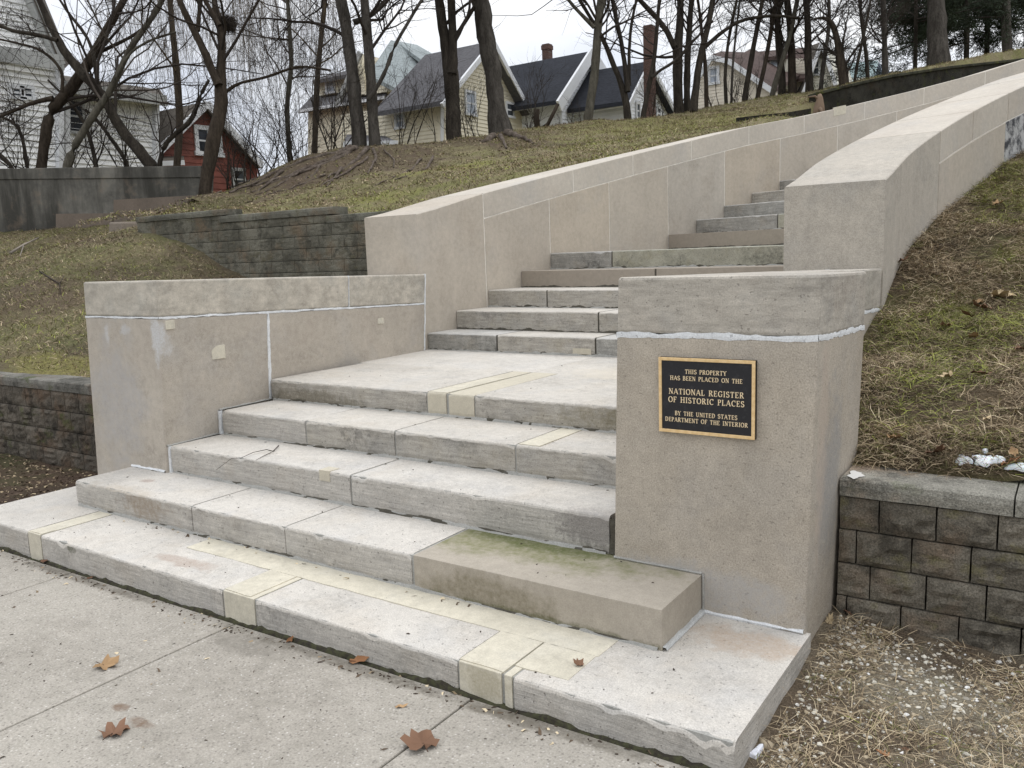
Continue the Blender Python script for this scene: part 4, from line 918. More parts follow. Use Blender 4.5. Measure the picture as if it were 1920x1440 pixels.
def icos(n, cen, rad3, seed):
    g = np.random.default_rng(seed); t = (1 + 5 ** .5) / 2
    B = np.array([(-1, t, 0), (1, t, 0), (-1, -t, 0), (1, -t, 0), (0, -1, t), (0, 1, t), (0, -1, -t), (0, 1, -t), (t, 0, -1), (t, 0, 1), (-t, 0, -1), (-t, 0, 1)]) / 1.9
    Fq = np.array([(0, 11, 5), (0, 5, 1), (0, 1, 7), (0, 7, 10), (0, 10, 11), (1, 5, 9), (5, 11, 4), (11, 10, 2), (10, 7, 6), (7, 1, 8), (3, 9, 4), (3, 4, 2), (3, 2, 6), (3, 6, 8), (3, 8, 9), (4, 9, 5), (2, 4, 11), (6, 2, 10), (8, 6, 7), (9, 8, 1)])
    V = B[None] * g.uniform(.72, 1.25, (n, 12, 1)); a = g.uniform(0, 6.28, n); ca, sa = np.cos(a)[:, None], np.sin(a)[:, None]
    V = V * rad3[:, None]; V = np.stack([V[..., 0] * ca - V[..., 1] * sa, V[..., 0] * sa + V[..., 1] * ca, V[..., 2]], -1) + cen[:, None]
    return V.reshape(-1, 3), (np.arange(n)[:, None, None] * 12 + Fq[None]).reshape(-1, 3)
def pebble(name, c, v): 
    t = NT(name, .85, .25); return t.done(t.mix(t.ramp(t.noise(60, 3), .3, .7), sc(c, 1 - v), sc(c, 1 + v)))
PEB = [pebble('gravel_pale', (0.56, 0.53, 0.45), .15), pebble('gravel_tan', (0.36, 0.30, 0.21), .25), pebble('gravel_grey', (0.26, 0.24, 0.20), .25), pebble('gravel_white', (0.72, 0.71, 0.68), .08)]
def gravel(name, XY, f, r0, r1, seed, wts):
    g = np.random.default_rng(seed); n = len(XY); r = r0 + (r1 - r0) * g.uniform(0, 1, n) ** 3.6
    cen = np.stack([XY[:, 0], XY[:, 1], f(XY[:, 0], XY[:, 1]) + r * .15], -1)
    V, Fq = icos(n, cen, np.stack([r * g.uniform(.8, 1.5, n), r * g.uniform(.7, 1.1, n), r * g.uniform(.45, .8, n)], -1), seed)
    return props(mesh_np(name, V, Fq, PEB, np.repeat(g.choice(4, n, p=wts), 20)), kind='stuff')
XY = scatter(g, 32000, -.74, 1.8, 2.2, 3.40, bdk)
den = np.exp(-((XY[:, 1] - (3.0 - .55 * (XY[:, 0] + .35))) ** 2) / .05) + .18 + .5 * (XY[:, 0] < -.62); XY = XY[g.uniform(0, 1, len(XY)) < den * .62 + .08]
gravel('gravel', XY, bedz, .0014, .0098, 8, [.40, .34, .2, .06])
XY = scatter(g, 420, -6, -.5, .9, 2.19); XY = XY[(g.uniform(0, 1, len(XY)) < .25) | (XY[:, 1] > 2.1)]
gravel('grit', XY, lambda x, y: zs_(x), .0012, .005, 9, [.3, .3, .3, .1])
# small dark seeds and bark crumbs lying on the steps and the sidewalk
def crumbs(name, parts, mat, seed):
    g = np.random.default_rng(seed); cs, rs = [], []
    for n, x0, x1, y0, y1, z, r in parts:
        x, y = g.uniform(x0, x1, n), g.uniform(y0, y1, n); zz = zs_(x) if z is None else np.full(n, z)
        q = r * g.uniform(.4, 1.3, n); cs.append(np.stack([x, y, zz + q * .3], -1)); rs.append(np.stack([q * g.uniform(.8, 2.6, n), q * .8, q * .5], -1))
    V, Fq = icos(sum(len(c) for c in cs), np.concatenate(cs), np.concatenate(rs), seed); return props(mesh_np(name, V, Fq, mat), kind='stuff')
crumbs('crumbs', [(50, -5.4, -.85, 2.25, 2.62, .237, .0032), (22, -4.9, -1.3, 2.68, 3.03, .395, .003), (12, -4.6, -1.7, 3.08, 3.42, .562, .003), (8, -4.5, -1.7, 3.5, 3.88, .719, .003), (12, -4.6, -1.7, 4.0, 5.5, .861, .0035), (170, -6, -.9, .9, 2.18, None, .003), (170, -5.5, -.9, 2.12, 2.19, None, .0042)], gmat('bark_crumb', (0.05, 0.036, 0.026)), 12)

# ------------------------------------------------------------------ leaves, snow, twigs and odds and ends
leaf_cols = {'tan': (0.33, 0.215, 0.115), 'orange': (0.29, 0.145, 0.07), 'brown': (0.185, 0.105, 0.066), 'dark': (0.085, 0.05, 0.034), 'pale': (0.46, 0.36, 0.22)}
leaf_m = {k: gmat('leaf_' + k, c, .3) for k, c in leaf_cols.items()}
def leaf(pos, size, kind, col, label, rot=0, curl=.5, tilt=(0, 0), seed=0):
    g = np.random.default_rng(seed)
    if kind == 'maple': lob = [(0, 1), (14, .78), (27, .60), (40, .78), (54, .93), (66, .70), (80, .54), (92, .62), (106, .72), (122, .5), (145, .44), (172, .2)]
    elif kind == 'oak': lob = [(0, 1), (14, .62), (26, .80), (40, .42), (56, .66), (78, .30), (105, .50), (140, .28), (172, .35)]
    else: lob = [(0, 1), (20, .72), (45, .48), (80, .36), (120, .38), (160, .48), (176, .55)]
    out = [(a, r) for a, r in lob] + [(360 - a, r * g.uniform(.85, 1.1)) for a, r in lob[:0:-1]]
    n = len(out); P = [(0, 0, 0)]
    for k in (.5, 1.0):
        for a, r in out:
            x, y = r * k * math.cos(R_(a)), r * k * math.sin(R_(a)) * .85
            z = curl * (.6 * abs(y) ** 1.2 * (1 + .5 * math.sin(seed * 1.7 + x * 3)) + .4 * x * x * (1 if x > 0 else .4)) + .10 * k * math.sin(a * .11 + seed) + .07 * k * math.sin(a * .23 + 2 * seed)
            P.append((x, y, z))
    Fs = [(0, 1 + i, 1 + (i + 1) % n) for i in range(n)] + [(1 + i, 1 + n + i, 1 + n + (i + 1) % n, 1 + (i + 1) % n) for i in range(n)]
    P = np.array(P) * size; cx_, sx_ = math.cos(tilt[0]), math.sin(tilt[0]); cy_, sy_ = math.cos(tilt[1]), math.sin(tilt[1])
    def tr(P):
        P = np.array([(x, y * cx_ - z * sx_, y * sx_ + z * cx_) for x, y, z in P]); P = np.array([(x * cy_ + z * sy_, y, -x * sy_ + z * cy_) for x, y, z in P])
        c, s = math.cos(rot), math.sin(rot); return np.array([(x * c - y * s, x * s + y * c, z) for x, y, z in P])
    Q = tr(P); dz = Q[:, 2].min(); t = thing('fallen_leaf', label, 'leaf', pos, 'fallen leaves')
    mb = MB(); top = [(p[0] + pos[0], p[1] + pos[1], p[2] - dz + pos[2] + .001) for p in Q]
    mb.add(top, Fs, 0, True); mb.build('blade', leaf_m[col], t)
    s = MB(); a, b = tr(np.array([(-.02, 0, .004), (-.62, .08, .02)]) * size)
    a = a + np.array(pos) - (0, 0, dz - .002); b = b + np.array(pos) - (0, 0, dz - .002); s.bar(a, b, size * .014); s.build('stem', leaf_m['dark'], t)
onw = lambda px, py: onz(px, py, zs_(onz(px, py, .11)[0]))
def onf(px, py, f, w0=None):        # pixel onto a ground height function
    d = ray(px, py); w0 = w0 or (9.0 if f is hillz else 6.5 if f is lawnz else 1.5)
    for w in np.arange(w0, 40, .02):
        p = EYEP + d * w
        if p[2] < float(f(p[0], p[1])): return p
    return EYEP + d * 40
leaf(onw(195, 1248), 0.071, 'maple', 'tan', 'tan curled leaf alone on the sidewalk near the left edge', .3, .6, (.1, .1), 1)
leaf(onw(212, 1378), 0.075, 'maple', 'brown', 'brown flattened leaf on the sidewalk at the bottom left', 2.0, .45, (0, 0), 2)
leaf(onw(793, 1402), 0.090, 'maple', 'brown', 'largest reddish brown maple leaf, lying across a sidewalk joint', 2.7, .22, (0, 0), 3)
leaf(onw(668, 1243), 0.054, 'oval', 'orange', 'orange crumpled leaf at the foot of the bottom step', .6, 1.0, (.3, 0), 4)
leaf(onw(543, 1203), 0.033, 'oval', 'orange', 'tiny orange curled leaf close to the bottom step', 1.6, 1.2, (.3, 0), 5)
leaf(onw(497, 1178), 0.039, 'oval', 'brown', 'small brown leaf wedged below the cream patch of the bottom step', .1, .8, (.5, 0), 6)
leaf(onw(750, 1326), 0.030, 'oval', 'tan', 'small flat tan leaf in the middle of a sidewalk slab', .8, .2, (0, 0), 7)
leaf(onw(82, 1055), 0.039, 'oval', 'brown', 'dark red leaf wedged under the left end of the bottom step', .2, .7, (.3, 0), 8)
leaf(onw(168, 1085), 0.024, 'oval', 'brown', 'little brown leaf beside the bottom step near the left', 1.2, .7, (.3, 0), 9)
leaf(onz(1086, 1248, .241), .030, 'maple', 'brown', 'brown folded leaf lying on the cream patch of the bottom step', 2.4, 1.3, (.15, .1), 10)
leaf(onf(1555, 1172, bedz), .040, 'oak', 'pale', 'pale oak leaf leaning in the corner of pier and block wall', 1.2, .4, (.2, -.9), 11)
leaf(onf(1660, 1420, bedz), .036, 'oak', 'orange', 'rust coloured leaf on the straw at the bottom right', 2.8, .9, (.2, 0), 12)
leaf(onf(1452, 1388, bedz), .022, 'oval', 'orange', 'orange curled leaf on bare soil beside the end of the bottom step', .9, 1.2, (.2, 0), 13)
leaf(onf(1478, 1345, bedz), .022, 'maple', 'dark', 'small dark leaf on the soil beside the bottom step', .9, .6, (.2, 0), 14)
leaf(onf(1690, 1410, bedz), .030, 'oval', 'brown', 'brown twisted leaf next to the rust coloured one', .4, 1.0, (.4, 0), 15)
leaf(onf(1572, 1158, bedz) + np.array((.03, .03, .01)), .035, 'oval', 'brown', 'red brown leaf in the shadow under the block wall', 2.4, .7, (.4, 0), 16)
UPP = .03
for i, (px, py, s, k, c, lab) in enumerate([
    (1868, 568, .055, 'maple', 'pale', 'large pale leaf on top of the leaf pile on the bank'), (1832, 578, .04, 'oak', 'tan', 'tan leaf at the left of the leaf pile on the bank'),
    (1846, 590, .045, 'maple', 'brown', 'dark brown leaf under the pale one in the leaf pile'), (1816, 606, .036, 'oval', 'brown', 'brown oval leaf just below the leaf pile on the bank'),
    (1822, 645, .034, 'oval', 'tan', 'thin tan leaf midway down the bank'), (1768, 622, .026, 'maple', 'brown', 'small brown leaf amid thatch left of the leaf pile'),
    (1912, 668, .04, 'oval', 'brown', 'brown leaf at the right edge of the bank'), (1845, 715, .034, 'oval', 'brown', 'folded red brown leaf in the lower bank thatch'),
    (1682, 836, .026, 'maple', 'tan', 'tan leaf just above the block wall cap near the pier'), (1748, 864, .045, 'oak', 'brown', 'broad brown leaf at the edge of the block wall cap'),
    (1888, 888, .035, 'oak', 'orange', 'orange oak leaf beside the snow on the block wall'), (1900, 868, .03, 'oval', 'tan', 'tan leaf half behind the snow patch'),
    (1778, 720, .028, 'maple', 'pale', 'crumpled pale leaf in the middle of the lower bank'), (1852, 800, .022, 'oval', 'pale', 'tiny pale leaf on dark thatch of the lower bank'),
    (1690, 500, .03, 'maple', 'brown', 'brown leaf on the upper bank near the cheek wall'), (1868, 392, .03, 'maple', 'tan', 'tan leaf high on the bank beside the cheek wall')]):
    p = onf(px, py, bankz); p[2] += UPP; leaf(p, s * 1.9, k, c, lab, i * 1.3, .8, (.25 * math.sin(i), .2 * math.cos(i)), 30 + i)
sn = NT('snow', .6, .3); sn.b.inputs['Subsurface Weight'].default_value = .2; snow_m = sn.done((0.86, 0.88, 0.91), sn.noise(60, 3), .08, .003)
def snow(px, py, rx, ry, label, seed):
    p = onf(px, py, bankz); g = np.random.default_rng(seed); P = []; n = 26
    for k, (rr, zz) in enumerate(((1.0, -.006), (.97, .004), (.75, .008), (.4, .010))):
        for i in range(n):
            a = 2 * math.pi * i / n; q = rr * (1 + .28 * math.sin(3 * a + seed) + .18 * math.sin(5 * a + 2 * seed) + .12 * math.sin(9 * a + seed * 3))
            x, y = p[0] + rx * q * math.cos(a), p[1] + ry * q * math.sin(a); P.append((x, y, float(bank_z(x, y)) + zz + .026))
    P.append((p[0], p[1], float(bank_z(p[0], p[1])) + .037)); Fs = []
    for k in range(3):
        for i in range(n): Fs.append((k * n + i, k * n + (i + 1) % n, (k + 1) * n + (i + 1) % n, (k + 1) * n + i))
    for i in range(n): Fs.append((3 * n + i, 3 * n + (i + 1) % n, 4 * n))
    mb = MB(); mb.add(P, Fs, 0, True); props(mb.build('snow_patch', snow_m), label, 'snow', 'snow remnants')
snow(1848, 884, .046, .020, 'middle snow patch above the block wall, largest of them', 1)
snow(1806, 878, .028, .016, 'snow patch left of the largest one, above the block wall', 2)
snow(1908, 892, .036, .012, 'snow patch at the right edge on the block wall', 4)
snow(1846, 862, .008, .007, 'smallest snow patch, set back on the bank', 6)
snow(1872, 876, .016, .012, 'small snow patch touching the right side of the largest one', 7)
mb = MB(); mb.add([(p[0], p[1], p[2]) for p in (onz(1605 + 14 * math.cos(a) * (1 + .3 * math.sin(5 * a)), 890 + 7 * math.sin(a) * (1 + .3 * math.cos(3 * a)), .7425) for a in np.arange(0, 6.2, .35))], [tuple(range(18))]); 
o = mb.build('lichen', gmat('lichen', (0.62, 0.61, 0.58), .1), gw0 := [q for q in bpy.data.objects if q.name == 'block_retaining_wall'][0])
# twigs
def tube_path(mb, P, r, k=5, m=0):
    P = [np.array(p, float) for p in P]; n = len(P); V = []
    for i in range(n):
        d = P[min(i + 1, n - 1)] - P[max(i - 1, 0)]; d /= np.linalg.norm(d); u = np.cross(d, (0.13, .2, 1)); u /= np.linalg.norm(u); w = np.cross(d, u)
        rr = r[i] if hasattr(r, '__len__') else r
        V += [P[i] + (u * math.cos(2 * math.pi * j / k) + w * math.sin(2 * math.pi * j / k)) * rr for j in range(k)]
    mb.add(V, [(i * k + j, i * k + (j + 1) % k, (i + 1) * k + (j + 1) % k, (i + 1) * k + j) for i in range(n - 1) for j in range(k)] + [tuple(range(k))[::-1], tuple(range((n - 1) * k, n * k))], m, True)
tw_m = gmat('twig_bark', (0.045, 0.035, 0.028), .2)
def z2(px, py, h=.004): p = onz(px, py, Z[2]); p[2] += h; return p
mb = MB(); tube_path(mb, [z2(523, 839, .012), z2(512, 848, .006), z2(500, 846, .01), z2(475, 852, .012), z2(452, 862, .010)], [.0035, .003, .0022, .0018, .0015])
e1 = z2(452, 862, .010); tube_path(mb, [e1, e1 + (-.03, -.04, .004), e1 + (-.07, -.12, -.05)], [.0015, .0013, .001])
tube_path(mb, [z2(509, 850, .006), z2(494, 857, .006), z2(480, 864, .004)], [.0022, .0018, .001])
props(mb.build('twig', tw_m), 'thin forked twig lying across the third step', 'twig')
mb = MB(); P = [onf(20, 478, lawnz), onf(45, 466, lawnz), onf(73, 456, lawnz)]; tube_path(mb, [p + (0, 0, .03 + .03 * i) for i, p in enumerate(P)], [.022, .018, .012]); tube_path(mb, [P[1] + (0, 0, .05), onf(38, 484, lawnz) + (0, 0, .03)], [.012, .006])
props(mb.build('fallen_branch', gmat('grey_deadwood', (0.24, 0.21, 0.175))), 'grey fallen branch on the lower lawn before the concrete wall', 'branch')
mb = MB(); P = [onf(x, y, lawnz) for x, y in ((75, 512), (95, 525), (112, 535), (114, 555))]; tube_path(mb, [p + (0, 0, .02) for p in P], [.010, .009, .008, .005]); tube_path(mb, [P[2] + (0, 0, .02), onf(122, 524, lawnz) + (0, 0, .05)], [.006, .003])
props(mb.build('fallen_branch', tw_m), 'dark fallen twig in the bare patch of the lower lawn', 'branch')
mb = MB(); P = [onf(x, y, bedz) for x, y in ((1645, 1262), (1672, 1270), (1700, 1280))]; tube_path(mb, [p + (0, 0, .008) for p in P], [.0045, .004, .0035])
props(mb.build('stick', gmat('grey_stick', (0.30, 0.27, 0.23))), 'short grey stick lying on the gravel by the block wall', 'stick')
p = onf(1418, 1418, bedz); mb = MB(); mb.hexa([p + q for q in ((-.02, -.03, .0), (.012, -.035, .0), (.018, .03, .0), (-.0, .03, .0))], [p + q for q in ((-.016, -.025, .02), (.008, -.03, .022), (.014, .025, .035), (.002, .026, .03))], 0, .003)
props(mb.build('litter_scrap', gmat('white_scrap', (.72, .74, .80), .04)), 'white scrap of litter beside the corner of the bottom step', 'litter')
p = onf(1428, 1404, bedz); V, Fq = icos(1, np.array([p + (.01, .02, .008)]), np.array([(.028, .022, .018)]), 5)
props(mesh_np('pebble', V, Fq, PEB[1], smooth=True), 'large round tan pebble beside the corner of the bottom step', 'stone')
p = onf(1873, 304, bankz); mb = MB(); mb.hexa([p + q for q in ((-.03, -.05, .03), (.06, -.04, .03), (.07, .05, .03), (-.03, .05, .03))], [p + q for q in ((-.02, -.03, .06), (.05, -.03, .065), (.06, .03, .07), (-.02, .04, .05))], 0, .008)
props(mb.build('wrapper', gmat('pink_wrapper', (.56, .36, .42), .1)), 'crumpled pink wrapper at the foot of the right cheek wall', 'litter')
# broken root stump on the far lawn, just over the left cheek wall
p = atw(1536, 200, 14.0); mb = MB(); tube_path(mb, [p - (0, 0, .25), p, p + (.01, 0, .14), p + (.0, 0, .2)], [.12, .085, .05, .03], 7); tube_path(mb, [p + (0, 0, .1), p + (-.06, -.04, .17), p + (-.16, -.1, .16)], [.03, .02, .01]); tube_path(mb, [p - (0, 0, .02), p + (.05, -.1, -.06), p + (.1, -.2, -.15)], [.04, .03, .015])
props(mb.build('broken_stump', gmat('weathered_wood', (0.19, 0.135, 0.095))), 'small broken stump sticking up behind the left cheek wall', 'stump')

# ------------------------------------------------------------------ houses beyond the crest
def siding(name, c, v=.06, rough=.7):
    t = NT(name, rough, .3)
    col = t.mix(t.ramp(t.noise(.8, 5, .6), .35, .65), sc(c, 1 - v * 1.6), sc(c, 1 + v))
    col = t.mix(t.ramp(t.noise(2.0, 5, .7, t.map((1.5, 1.5, .4))), .55, .75, 0, .35), col, sc(c, .72))
    return t.done(col)
def shingle(name, c):
    t = NT(name, .95, .15)
    n1 = t.noise(7, 3, .6, t.map((1, 1, 3))); col = t.mix(t.ramp(n1, .3, .7), sc(c, .7), sc(c, 1.3)); col = t.mix(t.ramp(t.noise(.9, 4), .4, .65, 0, .4), col, sc(c, 1.6))
    return t.done(col, n1, .6, .02)
w_white, w_cream, w_red, w_white2, w_tan, w_pale = siding('white_clapboard', (0.80, 0.80, 0.78)), siding('cream_clapboard', (0.70, 0.645, 0.50)), siding('red_boards', (0.20, 0.066, 0.048), .3), siding('white_siding', (0.84, 0.86, 0.89)), siding('tan_siding', (0.66, 0.60, 0.50)), siding('pale_siding', (0.56, 0.54, 0.46))
r_grey, r_lgrey, r_dark, r_brown, r_barn, r_teal = shingle('grey_shingles', (0.088, 0.086, 0.09)), shingle('light_grey_shingles', (0.225, 0.25, 0.25)), shingle('charcoal_shingles', (0.026, 0.028, 0.034)), shingle('brown_shingles', (0.07, 0.05, 0.044)), shingle('weathered_shingles', (0.082, 0.072, 0.060)), shingle('teal_metal_roof', (0.21, 0.265, 0.265))
trim_m = siding('white_trim', (0.66, 0.67, 0.68), .05, .5); trim_g = siding('weathered_trim', (0.38, 0.385, 0.37), .15)
bk_t = NT('chimney_brick', .9, .2); _b = bk_t.n('ShaderNodeTexBrick', {'Vector': bk_t.map((1, 1, 1), rot=(R_(90), 0, R_(20))), 'Scale': 4.0, 'Color1': (0.115, 0.06, 0.045, 1), 'Color2': (0.075, 0.042, 0.034, 1), 'Mortar': (0.12, 0.105, 0.095, 1)})
brick_m = bk_t.done(_b.outputs['Color']); gl_t = NT('window_glass', .12, .6); glass_m = gl_t.done(gl_t.mix(gl_t.ramp(gl_t.noise(1.3, 2), .4, .6), (0.02, 0.023, 0.028), (0.07, 0.08, 0.095)))
curt_m = siding('window_blind', (0.40, 0.44, 0.50), .1)

class Facade:                       # an upright wall plane found from one photograph pixel and its depth
    def __init__(s, px, py, w, along, off=0.0):
        s.d = np.array((*along, 0.0), float); s.d /= np.linalg.norm(s.d); s.n = np.array([s.d[1], -s.d[0], 0])
        s.p = atw(px, py, w)
        if s.n @ (EYEP - s.p) < 0: s.n = -s.n
        s.p = s.p + s.n * off
    def back(s, k): f = object.__new__(Facade); f.d, f.n, f.p = s.d, s.n, s.p - s.n * k; return f
    def pt(s, px, py): r = ray(px, py); return EYEP + r * ((s.n @ (s.p - EYEP)) / (s.n @ r))
    def uz(s, px, py): q = s.pt(px, py); return np.array([(q - s.p) @ s.d, q[2]])
    def at(s, u, z, o=0.0): return s.p * (1, 1, 0) + s.d * u + s.n * o + np.array((0, 0, z))
def clip(poly, z, keep_above):
    out = []
    for i in range(len(poly)):
        a, b = poly[i], poly[(i + 1) % len(poly)]; ia, ib = (a[1] >= z) == keep_above, (b[1] >= z) == keep_above
        if ia: out.append(a)
        if ia != ib: t = (z - a[1]) / (b[1] - a[1]); out.append(a + (b - a) * t)
    return out
def clad(fac, pxs, mat, parent, depth=.25, h=.14, lap=.022, name='wall'):
    P = [fac.uz(*q) for q in pxs]; mb = MB()
    mb.prism([fac.at(u, z) for u, z in P], -fac.n * depth)
    z = min(p[1] for p in P); zt_ = max(p[1] for p in P)
    while z < zt_:
        q = clip(clip(P, z, True), z + h, False)
        if len(q) >= 3:
            top = [fac.at(u, zz, .004 + lap * (1 - (zz - z) / h)) for u, zz in q]; mb.add(top, [tuple(range(len(q)))])
            lo = [i for i in range(len(q)) if abs(q[i][1] - z) < 1e-6]
            if len(lo) == 2: a, b = q[lo[0]], q[lo[1]]; mb.add([fac.at(*a, .004 + lap), fac.at(*b, .004 + lap), fac.at(*b, .0), fac.at(*a, .0)], [(0, 1, 2, 3)])
        z += h
    return mb.build(name, mat, parent)
def slab(pts, mat, parent, name='roof', th=.16):
    mb = MB(); mb.prism([np.array(p, float) for p in pts], (0, 0, -th)); return mb.build(name, mat, parent)
def gable_roof(fac, peak, feet, D, mat, parent, name='roof'):   # both slopes of a gabled roof, straight back from the gable
    pk_ = fac.pt(*peak); b_ = fac.n * D
    for ft_ in feet: q_ = fac.pt(*ft_); slab([q_, pk_, pk_ - b_, q_ - b_], mat, parent, name)
def boards(segs, mat, parent, name='trim', r=.07, r2=.12):
    mb = MB()
    for a, b in segs: mb.bar(a, b, r, 0, (0.02, 0.03, 1), r2)
    return mb.build(name, mat, parent)
def window(fac, x0, y0, x1, y1, parent, frame=trim_m, fw=.09, pane=None, rails=1):
    u0, u1 = fac.uz(x0, (y0 + y1) / 2)[0], fac.uz(x1, (y0 + y1) / 2)[0]; z1, z0 = fac.uz((x0 + x1) / 2, y0)[1], fac.uz((x0 + x1) / 2, y1)[1]
    if u0 > u1: u0, u1 = u1, u0
    mb = MB()
    def bx(a, b, c, d, o0=-.02, o1=.075): mb.hexa([fac.at(a, c, o0), fac.at(b, c, o0), fac.at(b, c, o1), fac.at(a, c, o1)], [fac.at(a, d, o0), fac.at(b, d, o0), fac.at(b, d, o1), fac.at(a, d, o1)])
    bx(u0 - fw, u0, z0, z1); bx(u1, u1 + fw, z0, z1); bx(u0 - fw, u1 + fw, z1, z1 + fw, -.02, .08); bx(u0 - fw * 1.3, u1 + fw * 1.3, z0 - fw, z0, -.02, .095)
    if rails: bx(u0, u1, (z0 + z1) / 2 - .03, (z0 + z1) / 2 + .03, -.02, .055)
    if rails > 1: bx((u0 + u1) / 2 - .03, (u0 + u1) / 2 + .03, z0, z1, -.02, .06)
    f = mb.build('window', frame, parent)
    pb = MB(); pb.hexa([fac.at(u0, z0, -.02), fac.at(u1, z0, -.02), fac.at(u1, z0, .042), fac.at(u0, z0, .042)], [fac.at(u0, z1, -.02), fac.at(u1, z1, -.02), fac.at(u1, z1, .042), fac.at(u0, z1, .042)])
    pb.build('pane', pane or glass_m, f)
def house(label, fac): return thing('house', label, 'house', (fac.p[0], fac.p[1], 0))
def chimney(px0, px1, py0, py1, w, parent, cap=True):
    a, b = atw(px0, py1, w), atw(px1, py1, w); top = atw(px0, py0, w)[2]; k = np.linalg.norm((b - a)[:2]); d = np.array((1, 0, 0.0)); e = np.array((0, 1, 0.0)); mb = MB()
    c = (a + b) / 2; k *= .42
    mb.hexa([c - d * k - e * k, c + d * k - e * k, c + d * k + e * k, c - d * k + e * k], [(q[0], q[1], top) for q in (c - d * k - e * k, c + d * k - e * k, c + d * k + e * k, c - d * k + e * k)])
    if cap:
        k *= 1.16; B = [c - d * k - e * k, c + d * k - e * k, c + d * k + e * k, c - d * k + e * k]; mb.hexa([(q[0], q[1], top - .22) for q in B], [(q[0], q[1], top - .05) for q in B])
    return mb.build('chimney', brick_m, parent)
XD, YD = (1, 0), (0, 1)
# white clapboard house behind the concrete wall
fw_ = Facade(293, 250, 27, YD); hw = house('large white clapboard house behind the concrete wall at the left', fw_)
clad(fw_, [(-160, 420), (293, 420), (293, 190), (-160, 128)], w_white, hw, 6, .165, .04)
ev = fw_.back(-.45); bkk = fw_.back(7)
slab([ev.pt(-160, 122), ev.pt(312, 186), bkk.pt(300, 168), bkk.pt(-160, 100)], r_barn, hw, th=.14)
boards([(ev.pt(-160, 125), ev.pt(312, 189))], trim_g, hw, 'fascia', .05, .16); boards([(fw_.back(-.05).pt(291, 420), fw_.back(-.05).pt(291, 192))], trim_m, hw, 'corner_board', .10, .08)
boards([(fw_.back(-.04).pt(122, 420), fw_.back(-.04).pt(122, 155))], trim_m, hw, 'corner_board', .12, .08)
f2 = fw_.back(-.5); clad(f2, [(-160, 420), (112, 420), (112, 122), (-160, 84)], w_white, hw, 5, .165, .04)
boards([(f2.back(-.35).pt(-160, 78), f2.back(-.35).pt(118, 118))], trim_g, hw, 'fascia', .05, .2); boards([(f2.back(-.06).pt(111, 420), f2.back(-.06).pt(111, 122))], trim_m, hw, 'corner_board', .09, .08)
f3 = fw_.back(.2); clad(f3, [(-160, 110), (106, 118), (84, 62), (56, 6), (44, -40), (-160, -60)], w_white, hw, 5, .16, .045, 'gable_wall')
boards([(f3.back(-.2).pt(112, 122), f3.back(-.2).pt(60, 6)), (f3.back(-.2).pt(60, 6), f3.back(-.2).pt(40, -60))], trim_g, hw, 'rake_board', .16, .10)
slab([f3.back(-.4).pt(116, 122), f3.back(-.4).pt(42, -60), f3.back(5).pt(60, -60), f3.back(5).pt(130, 110)], r_barn, hw)
window(f2, 23, 167, 38, 181, hw); window(f2, 42, 167, 57, 181, hw); window(fw_, 124, 190, 153, 246, hw, trim_g); 
# red barn
fb = Facade(388, 260, 31, YD); hb = house('dark red wooden barn with grey roof beside the white house', fb)
clad(fb, [(293, 420), (485, 420), (482, 301), (388, 196), (296, 283)], w_red, hb, 7, .22, .02)
o_, bb = fb.back(-.35), fb.back(9)
gable_roof(o_, (388, 190), [(286, 292), (491, 307)], 8, r_barn, hb)
boards([(o_.back(-.05).pt(286, 296), o_.back(-.05).pt(388, 194)), (o_.back(-.05).pt(388, 194), o_.back(-.05).pt(491, 310))], trim_m, hb, 'rake_board', .05, .13)
window(fb, 371, 245, 408, 285, hb, trim_m, .16, None, 2); window(fb, 438, 321, 455, 352, hb, trim_g, .12)
pe = fb.back(-1.2); slab([pe.pt(286, 304), pe.pt(345, 302), fb.pt(345, 292), fb.pt(286, 294)], r_barn, hb, 'porch_roof', .12); boards([(pe.pt(286, 307), pe.pt(345, 305))], trim_m, hb, 'porch_fascia', .04, .08)
# cream house: main block, gable and left wing with dormer and corner roof
fc = Facade(833, 190, 30, XD); fg = Facade(833, 190, 30, YD); hc = house('cream clapboard house with grey roofs behind the twin trunks', fc)
clad(fc, [(640, 420), (834, 420), (834, 187), (640, 215)], w_cream, hc, .3); clad(fg, [(833, 420), (992, 420), (992, 214), (925, 84), (833, 188)], w_cream, hc, .3, name='gable_wall')
eo, ro = fc.back(-.5), fc.back(3.6)
gable_roof(fg.back(-.4), (925, 76), [(829, 189), (999, 220)], 3.3, r_grey, hc)
go = fg.back(-.4); 
boards([(go.pt(829, 198), go.pt(925, 79)), (go.pt(925, 79), go.pt(1000, 222))], trim_m, hc, 'rake_board', .05, .09); boards([(eo.pt(714, 214), eo.pt(838, 193))], trim_m, hc, 'gutter', .05, .06)
boards([(fc.back(-.1).pt(829, 420), fc.back(-.1).pt(829, 197))], trim_m, hc, 'downspout', .05, .05)
window(fc, 745, 215, 757, 238, hc, pane=curt_m); window(fg, 873, 175, 888, 213, hc, pane=curt_m); window(fg, 949, 196, 960, 217, hc)
fl = fc.back(2.6); clad(fl, [(578, 420), (720, 420), (720, 176), (578, 203)], w_cream, hc, 5, name='wing_wall')
lo, lr = fl.back(-.5), fl.back(4.2)
slab([lo.pt(560, 206), lo.pt(722, 180), lr.pt(745, 130), lr.pt(612, 152)], r_grey, hc, 'wing_roof'); boards([(lo.pt(560, 209), lo.pt(722, 183))], trim_m, hc, 'gutter', .05, .06)
